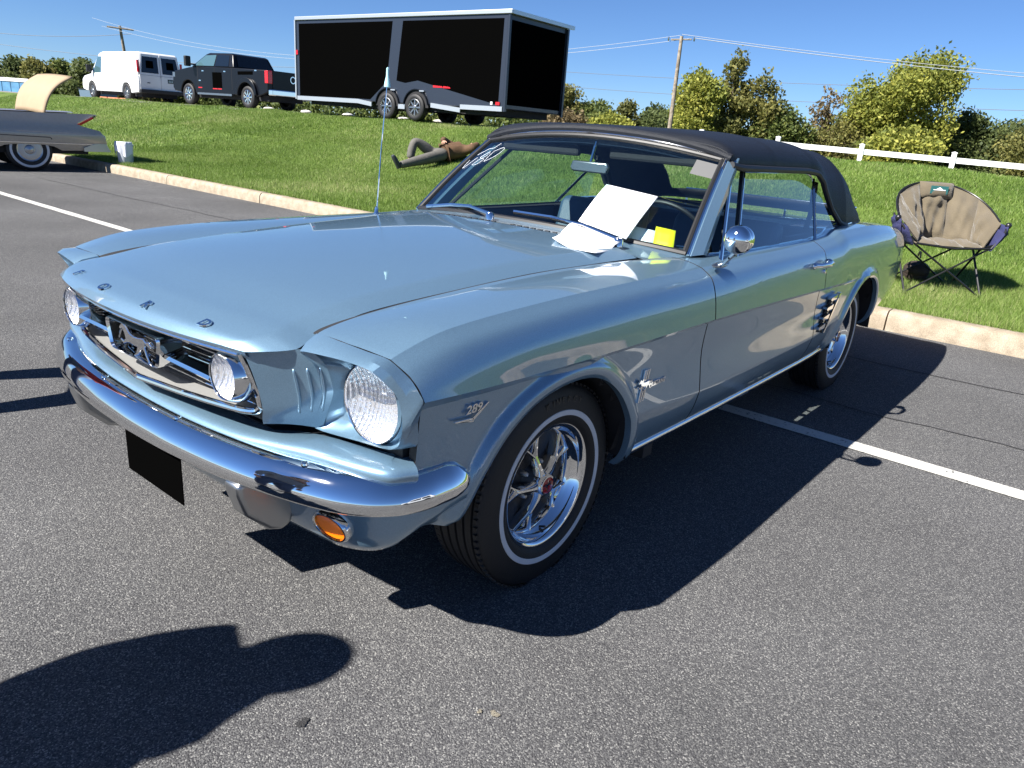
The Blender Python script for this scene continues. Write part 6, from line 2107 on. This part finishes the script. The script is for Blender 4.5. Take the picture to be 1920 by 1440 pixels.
# ------------------------------------------------------------------ utility poles and wires
def make_pole(x, y, zt, zb, r_, label, lean=(0, 0)):
    p = empty('utility_pole', (x, y, zb), 0, label, 'pole', group='utility poles behind the field')
    mk('pole_shaft', *tubef([(0, 0, -.5), (lean[0], lean[1], zt - zb)], [r_ * 1.25, r_ * .8], 10), MT['wood'], p)
    return p
pr = make_pole(42.6, 22.05, 7.3, .2, .125, 'tall grey utility pole with small crossarm behind the car roof')
mk('crossarm', *tubef([(-.18, .60, 6.90), (.18, -.60, 6.93)], .05, 6), MT['wood'], pr)
for s in (-.75, 0, .75):
    mk('insulator', *lathef([(.0, 7.1), (.05, 7.05), (.05, 6.9), (.02, 6.85)], (-.28 * s, s, -.03), 'z', 10), MT['satin'], pr)
pl2 = make_pole(44.4, 97.8, 9.7, .2, .19, 'distant utility pole with crossarm rising behind the white van', (-.9, .0))
mk('crossarm', *tubef([(-2.2, .5, 9.25), (.3, -.9, 9.15)], .10, 6), MT['wood'], pl2)
def wire(a, b, sag, r_, m):
    a, b = np.array(a, float), np.array(b, float)
    pts = [a * (1 - t) + b * t - np.array((0, 0, sag * 4 * t * (1 - t))) for t in np.linspace(0, 1, 26)]
    return tubef(pts, r_ * .6, 5)
A = (42.6, 22.05)
mk('wire', *join(wire((.0, .1, 7.15), (-8.0, 62, 8.7), 2.4, .020, None), wire((.1, -.5, 6.98), (-8.0, 60, 7.9), 2.2, .022, None)), MT['wire'], pr)
mk('wire', *join(wire((0, 0, 7.2), (26.0, -62, 7.2), 1.6, .028, None), wire((.2, -.8, 7.0), (26, -62, 6.6), 1.5, .036, None)), MT['wire'], pr)
for i, (z0_, z1_) in enumerate(((4.4, 3.5), (3.5, 2.9))):
    pass
wl = empty('overhead_line', (75, 25, 0), 0, 'thin dark power lines strung low across the sky behind the trees', 'power line')
mk('wire', *join(wire((0, -60, 8.2), (0, 80, 11.2), 2.2, .04, None), wire((0, -60, 6.6), (0, 80, 9.6), 2.2, .04, None)), MT['wiredark'], wl)
wl = empty('overhead_line', (60, 120, 0), 0, 'thin power lines crossing the sky above the far left trees', 'power line')
mk('wire', *join(wire((-30, 40, 13), (-15, -22, 9.0), 2.0, .05, None), wire((-30, 40, 10.5), (0, -40, 6.8), 1.6, .045, None)), MT['wiredark'], wl)

# ------------------------------------------------------------------ trees
def leafmat(name, c1, c2, c3):
    m, nt, b = newmat(name)
    L = nt.links.new
    at = nt.nodes.new('ShaderNodeAttribute'); at.attribute_name = 'tone'
    rp = nt.nodes.new('ShaderNodeValToRGB')
    rp.color_ramp.elements[0].position = 0.1; rp.color_ramp.elements[0].color = (*c1, 1)
    rp.color_ramp.elements[1].position = 0.95; rp.color_ramp.elements[1].color = (*c3, 1)
    e = rp.color_ramp.elements.new(0.5); e.color = (*c2, 1)
    L(at.outputs['Fac'], rp.inputs[0]); L(rp.outputs['Color'], b.inputs['Base Color'])
    b.inputs['Roughness'].default_value = 0.6
    b.inputs['Specular IOR Level'].default_value = 0.25
    tl = nt.nodes.new('ShaderNodeBsdfTranslucent'); L(rp.outputs['Color'], tl.inputs['Color'])
    mx = nt.nodes.new('ShaderNodeMixShader'); mx.inputs[0].default_value = 0.42
    L(b.outputs[0], mx.inputs[1]); L(tl.outputs[0], mx.inputs[2]); L(mx.outputs[0], nt.nodes['Material Output'].inputs[0])
    return m
MT['lf_yellow'] = leafmat('leaves_yellow_green', (0.14, 0.17, 0.04), (0.28, 0.30, 0.06), (0.46, 0.43, 0.09))
MT['lf_green'] = leafmat('leaves_green', (0.06, 0.09, 0.03), (0.125, 0.16, 0.045), (0.25, 0.27, 0.07))
MT['lf_olive'] = leafmat('leaves_olive', (0.085, 0.10, 0.035), (0.18, 0.18, 0.055), (0.31, 0.28, 0.09))
MT['lf_brown'] = leafmat('leaves_brown', (0.11, 0.09, 0.05), (0.22, 0.17, 0.09), (0.33, 0.25, 0.13))
MT['lf_dark'] = leafmat('leaves_dark', (0.06, 0.085, 0.035), (0.11, 0.14, 0.05), (0.19, 0.22, 0.07))
MT['bark'] = two_tone('bark', (0.07, 0.055, 0.04), (0.15, 0.12, 0.09), 5, 0.9, 0.6, 40)

def crown_mesh(name, blobs, n, leaf, m, parent, seed, tone_mix=0.5):
    r_ = np.random.default_rng(seed)
    wts = np.array([b[3] * b[4] * b[5] for b in blobs]) ** .8
    wts /= wts.sum()
    k = r_.choice(len(blobs), n, p=wts)
    B = np.array(blobs)[k]
    u = r_.normal(size=(n, 3)); u /= np.linalg.norm(u, axis=1)[:, None]
    rad = r_.uniform(0.35, 1.0, n) ** .5
    # lumpy surface: radius modulated so that the outline breaks up
    md = 1 + .20 * np.sin(u[:, 0] * 7 + k) * np.sin(u[:, 1] * 6 + 2 * k) + .12 * np.sin(u[:, 2] * 11 + k)
    # leaf clumps
    ncl = max(30, n // 26)
    cl = r_.normal(size=(ncl, 3)); cl /= np.linalg.norm(cl, axis=1)[:, None]
    ci = r_.integers(0, ncl, n)
    cu = cl[ci] * .86 + u * .14 * 1.5
    mixm = r_.uniform(0, 1, n) < .72
    u = np.where(mixm[:, None], cu, u)
    c = B[:, :3] + u * B[:, 3:6] * (rad * md)[:, None]
    a = r_.normal(size=(n, 3)); a /= np.linalg.norm(a, axis=1)[:, None]
    b = np.cross(a, r_.normal(size=(n, 3))); b /= np.linalg.norm(b, axis=1)[:, None]
    s = leaf * r_.uniform(.5, 1.3, n)[:, None]
    V = np.stack([c + a * s, c + b * s * .6, c - a * s, c - b * s * .6], 1).reshape(-1, 3)
    F = np.arange(n * 4).reshape(-1, 4)
    t = np.clip(r_.uniform(0, 1, n) * (1 - tone_mix) + tone_mix * (((k * 37) % 11) / 11.0 * .6 + .4 * ((ci * 17) % 13) / 13.0), 0, 1)
    o = rawmesh(name, V, F, m, np.repeat(t, 4))
    o.parent = parent
    return o

def make_tree(x, y, zb, h, w, m, label, seed, n=9000, shape='round', leaf=.16, grp='trees beyond the fence', cat='tree', sparse=1.0, trunk=.25):
    t = empty('tree', (x, y, zb), 0, label, cat, group=grp)
    r_ = random.Random(seed)
    tr_h = h * trunk
    blobs = []
    nb = 9 if shape == 'column' else (26 if shape == 'broad' else 17)
    for i in range(nb):
        a = r_.uniform(0, 2 * PI)
        if shape == 'column':
            z = tr_h + (h - tr_h) * (i + .5) / nb
            rad = w * .5 * (.35 + .65 * math.sin(PI * min(1, (i + 1.2) / (nb + .5))) ** .7) * r_.uniform(.7, 1.0)
            blobs.append((rad * .45 * math.cos(a), rad * .45 * math.sin(a), z, rad * .6, rad * .6, (h - tr_h) / nb * 1.1))
        else:
            f = r_.uniform(0, 1)
            z = tr_h + (h - tr_h) * (.12 + .76 * f)
            pk = 1.15 if shape == 'broad' else .85
            rr_ = w * .5 * math.sqrt(max(.05, 1 - (2 * f - pk) ** 2 * .8)) * r_.uniform(.35, .75)
            br = w * r_.uniform(.15, .24)
            blobs.append((rr_ * math.cos(a), rr_ * math.sin(a), z, br, br, br * r_.uniform(.7, 1.0)))
    if shape != 'column':
        blobs.append((0, 0, tr_h + (h - tr_h) * .84, w * .20, w * .20, (h - tr_h) * .17))
        blobs.append((0, 0, tr_h + (h - tr_h) * .45, w * .30, w * .30, (h - tr_h) * .30))
    tk = [(0, 0, -.3), (.05 * w * .3, .02 * w, tr_h), (0, .03 * w, h * .6), (0, 0, h * .88)]
    tp = mk('trunk', *tubef(tk, [h * .030, h * .022, h * .012, h * .004], 8), MT['bark'], t)
    parts_ = []
    for b in blobs:
        z0_ = max(tr_h * .8, b[2] * .55)
        parts_.append(tubef([(0, .02 * w, z0_), (b[0] * .5, b[1] * .5, (z0_ + b[2]) / 2), (b[0], b[1], b[2])], [h * .011, h * .007, h * .003], 5))
    mk('limbs', *join(*parts_), MT['bark'], t)
    crown_mesh('crown', blobs, int(n * sparse * 1.15), leaf * .80, m, t, seed)
    return t
TR = [
 # right side, near the fence, from left to right
 (57.8, 28.3, 7.0, 6.0, 'lf_yellow', 'yellow green rounded tree just right of the tall grey pole', 9000, 'round', 1),
 (60.5, 26.2, 9.0, 4.2, 'lf_olive', 'tallest slim olive tree behind the yellow green one by the pole', 6500, 'round', .8),
 (61.5, 24.1, 7.6, 4.4, 'lf_olive', 'olive brown tree leaning against the right of the slim tall one', 5000, 'round', .75),
 (62.5, 22.6, 4.9, 6.2, 'lf_green', 'low dark green bushy tree under the slim olive tree', 6000, 'round', 1),
 (66.0, 20.2, 6.6, 4.0, 'lf_brown', 'narrow brown half bare tree in the gap before the big yellow tree', 2200, 'column', .6),
 (66.5, 18.6, 4.4, 6.4, 'lf_olive', 'low olive shrubby tree at the left foot of the big yellow tree', 5200, 'round', 1),
 (68.0, 15.0, 9.3, 9.4, 'lf_yellow', 'biggest broad yellow green tree standing right of centre behind the fence', 24000, 'broad', 1),
 (58.5, 12.2, 3.2, 5.6, 'lf_yellow', 'low golden yellow bush in front of the biggest tree', 7000, 'round', 1),
 (72.5, 10.6, 5.4, 6.6, 'lf_dark', 'dark green tree close to the right of the biggest yellow tree', 8000, 'round', 1),
 (73.5, 7.6, 4.9, 6.6, 'lf_dark', 'second dark green tree, farther right of the biggest yellow tree', 7000, 'round', 1),
 (70.5, 4.4, 4.8, 7.4, 'lf_olive', 'olive brown tree at the right edge behind the fence', 9000, 'round', 1),
 (66.5, .4, 5.0, 6.5, 'lf_olive', 'outermost olive tree past the right edge of the fence view', 5000, 'round', 1),
 (77.0, 21.5, 4.6, 6.5, 'lf_brown', 'brownish tree farther back between the slim tree and the biggest tree', 5000, 'round', 1),
]
for i, (x, y, h_, w_, m_, lb, n_, sh, sp) in enumerate(TR):
    make_tree(x, y, -.3, h_, w_, MT[m_], lb, 100 + i, n_, sh, .19, sparse=sp, trunk=.10)
# middle distance, right of the trailer
TM = [
 (84, 60.5, 7.2, 8, 'lf_olive', 'olive tree immediately right of the trailer'),
 (87, 57.3, 5.6, 8, 'lf_green', 'green tree second from the trailer'),
 (90, 54.6, 5.9, 6, 'lf_olive', 'pointed olive tree third from the trailer'),
 (91, 50.8, 5.3, 7, 'lf_dark', 'dark tree just left of the tall grey pole'),
 (80, 50.3, 3.6, 7, 'lf_yellow', 'low yellowish tree below the dark one left of the pole'),
 (78, 55.3, 3.6, 8, 'lf_brown', 'low brownish bush in front of the trees right of the trailer'),
 (92, 64.5, 6.0, 8, 'lf_green', 'green tree partly hidden by the rear of the trailer'),
 (88, 46.0, 5.2, 8, 'lf_dark', 'dark tree showing behind the yellow green tree by the pole'),
 (86, 40.0, 4.9, 8, 'lf_green', 'green tree low behind the trees beside the pole'),
 (90, 33.0, 5.0, 9, 'lf_green', 'green tree filling the gap behind the slim olive tree'),
 (92, 26.0, 4.8, 9, 'lf_dark', 'dark tree filling the gap behind the brown half bare tree'),
 (94, 14.0, 4.8, 9, 'lf_dark', 'dark tree far behind the two dark trees on the right'),
]
for i, (x, y, h_, w_, m_, lb) in enumerate(TM):
    make_tree(x, y, -.2, h_, w_, MT[m_], lb, 200 + i, 6500, 'round', .27, grp='trees across the field', trunk=.08)
# far left row
TL = [(40.5, 150, 8.2, 'lf_dark'), (44.0, 147, 7.4, 'lf_olive'), (46.5, 143, 8.0, 'lf_dark'), (48.0, 139, 7.2, 'lf_olive'), (51.5, 138, 8.6, 'lf_green'), (53.5, 134, 8.9, 'lf_dark'),
      (56.5, 131, 7.9, 'lf_dark'), (59.0, 127, 7.4, 'lf_brown'), (62, 124, 6.8, 'lf_olive'), (65, 120, 6.4, 'lf_green'), (68.5, 116, 6.2, 'lf_dark')]
LL = ['dark tree at the left edge behind the blue canopy', 'olive tree second from the left edge', 'dark green tree third from the left edge', 'yellowish olive tree left of the round dark crown',
      'green tree below the highest dark crown', 'highest dark crown above the open trunk lid', 'dark tree right of the highest crown', 'brownish tree in front of the white van', 'olive tree partly behind the nose of the white van', 'green tree hidden behind the white van', 'dark tree between the van and the pickup']
for i, (x, y, h_, m_) in enumerate(TL):
    make_tree(x, y, -.3, h_ * .84, 8.0, MT[m_], LL[i], 300 + i, 6000, 'round', .34, grp='row of trees beyond the parked van', trunk=.06)
# unbroken distant woodland behind everything
def woodland():
    pts = []
    r_ = np.random.default_rng(77)
    bl = []
    for az in np.linspace(R(-25), R(88), 130):
        D = 185 + r_.uniform(-12, 12)
        hh = 5.0 + r_.uniform(-.6, 1.2)
        bl.append((CP.x + D * math.cos(az), CP.y + D * math.sin(az), hh * .42, 4.5, 4.5, hh * .56))
    o = crown_mesh('woodland', bl, 45000, .55, MT['lf_green'], None, 5, .7)
    prop(o, 'low unbroken woodland on the horizon behind the fields', 'woodland', kind='stuff')
woodland()
# bare limbs of a half leafless tree
bt = empty('bare_tree', (66.8, 18.6, -.3), 0, 'grey leafless tree with thin upright branches left of the biggest yellow tree', 'tree')
parts_ = []
rr = random.Random(9)
def branch(p, d, L_, r_, dep):
    q = p + d * L_
    parts_.append(tubef([tuple(p), tuple((p + q) / 2 + Vector((rr.uniform(-.05, .05),) * 3)), tuple(q)], [r_, r_ * .8, r_ * .6], 5))
    if dep == 0: return
    for _ in range(3):
        nd = (d + Vector((rr.uniform(-.5, .5), rr.uniform(-.5, .5), rr.uniform(0, .35)))).normalized()
        branch(q, nd, L_ * rr.uniform(.62, .8), r_ * .6, dep - 1)
branch(Vector((0, 0, 0)), Vector((0, -.05, 1)), 2.2, .10, 4)
mk('trunk', *parts_[0], MT['bark'], bt)
mk('branches', *join(*parts_[1:]), MT['bark'], bt)

# ------------------------------------------------------------------ odds and ends at the far left
tn = empty('pool_canopy', (31.0, 113, 0.2), R(-60), 'blue walled canopy with white scalloped top at the far left edge', 'canopy')
MT['poolblue'] = mat('blue_plastic', (0.10, 0.26, 0.45), 0.5, noise=0.3, nscale=1.0)
for k in range(14):
    mk('wall_panel', *boxf(-8 + k * 1.2, -8 + k * 1.2 + 1.1, -.05, .05, 0, 2.3), MT['poolblue'], tn, smooth=False)
mk('top_rim', *boxf(-8.1, 8.9, -.12, .12, 2.3, 2.7), MT['paper'], tn, smooth=False)
gb = empty('dumpster', (31.5, 77, .9), R(20), 'small blue grey bin at the edge of the grass behind the open trunk lid', 'bin')
MT['bluegrey'] = mat('blue_grey_metal', (0.13, 0.19, 0.27), 0.5)
a = mk('bin_body', *prismf([(-1.3, 0), (1.3, 0), (1.45, 1.1), (-1.45, 1.1)], 'y', -.8, .8), MT['bluegrey'], gb, smooth=False)
mk('bin_lid', *boxf(-1.5, 1.5, -.85, .85, 1.1, 1.18), MT['blackrub'], gb, smooth=False)
MT['orange'] = mat('orange_plastic', (0.55, 0.16, 0.06), 0.6)
ob = empty('road_barrier', (29.5, 66, .95), R(30), 'low orange plastic barrier left of the white van', 'barrier')
for k in range(3):
    a = mk('barrier_block', *prismf([(-.25, 0), (.25, 0), (.12, .5), (-.12, .5)], 'y', k * 1.1, k * 1.1 + 1.0), MT['orange'], ob, smooth=False)
# pale stones along the edge of the gravel
MT['stone'] = two_tone('pale_stone', (0.38, 0.36, 0.33), (0.65, 0.63, 0.6), 3, 0.9, 0.5, 20)
rs2 = random.Random(21)
BL = ['pale boulder behind the rear wheel of the pickup', 'pale boulder seen under the middle of the pickup', 'flat pale stone under the front of the trailer', 'pale stone under the trailer, left of its wheels', 'pale boulder seen between the van and the pickup', 'pale boulder under the rear bumper of the white van', 'small pale stone in the shade under the front half of the trailer', 'pale boulder seen between the trailer wheels', 'pale stone seen just right of the trailer wheels']
for k, (x, y, s) in enumerate([(19.5, 27.6, .14), (19.2, 24.3, .12), (17.8, 19.4, .11), (18.2, 17.9, .12), (19.6, 30.6, .16)]):
    V, F = spheref((0, 0, 0), s * rs2.uniform(1.2, 2.2), s * rs2.uniform(1.5, 2.6), s * .6, 12, 8)
    V = [(v[0] * (1 + .2 * math.sin(5 * v[1] / s)), v[1] * (1 + .15 * math.sin(4 * v[0] / s)), v[2]) for v in V]
    o = mk('boulder', V, F, MT['stone'], None, sharp=None)
    o.location = (x, y, 1.33 + s * .25)
    prop(o, BL[k], 'boulder', 'boulders behind the parked vehicles')

# white estate car behind the photographer, mirrored in the door and side glass
def make_suv():
    v = empty('white_suv', (2.2, -7.6, 0), R(184), 'white sport utility vehicle parked across the aisle', 'car')
    hw, tp = .95, .74
    wf, wr_, r_ = 3.75, .95, .37
    low = [(.02, .55), (.0, .85), (.05, 1.05), (3.3, 1.02), (4.45, .95), (4.70, .80), (4.72, .45), (4.4, .32)]
    low += [(wf + .44 * math.cos(a), .36 + .44 * math.sin(a)) for a in np.linspace(0, PI, 10)]
    low += [(wr_ + .5, .32)]
    low += [(wr_ + .44 * math.cos(a), .36 + .44 * math.sin(a)) for a in np.linspace(0, PI, 10)]
    low += [(.2, .40)]
    slab('suv_body', low[::-1], hw, MT['whitegloss'], v, .05)
    def hwf(z): return hw + (tp - hw) * (z - 1.02) / .66
    slab('suv_cabin', [(.08, 1.021), (.42, 1.60), (.6, 1.68), (2.4, 1.68), (2.6, 1.62), (3.4, 1.021)][::-1], hw - .01, MT['whitegloss'], v, .05, 3, top=tp)
    for sd in (1, -1):
        sidepane('side_window', [(1.6, 1.06), (3.1, 1.06), (2.5, 1.56), (1.6, 1.6)], hwf, .004, MT['darkglass'], v, sd)
        sidepane('side_window', [(.45, 1.08), (1.52, 1.06), (1.52, 1.6), (.65, 1.57)], hwf, .004, MT['darkglass'], v, sd)
        sidepane('sill_cladding', [(.2, .34), (4.5, .34), (4.5, .46), (.2, .46)], lambda z: hw, .01, MT['blackrub'], v, sd)
        mk('tail_lamp', *boxf(-.02, .10, min(sd * .75, sd * .96), max(sd * .75, sd * .96), .80, 1.02), MT['redlens'], v, smooth=False)
        for x in (wf, wr_):
            simple_wheel(v, x, sd * .93, r_, .22, sd, .65)
            mk('wheel_well', *boxf(x - .40, x + .40, min(sd * .6, sd * .72), max(sd * .6, sd * .72), .3, .8), MT['dark'], v, smooth=False)
    mk('undercarriage', *boxf(.2, 4.4, -.7, .7, .2, .4), MT['dark'], v, smooth=False)
make_suv()
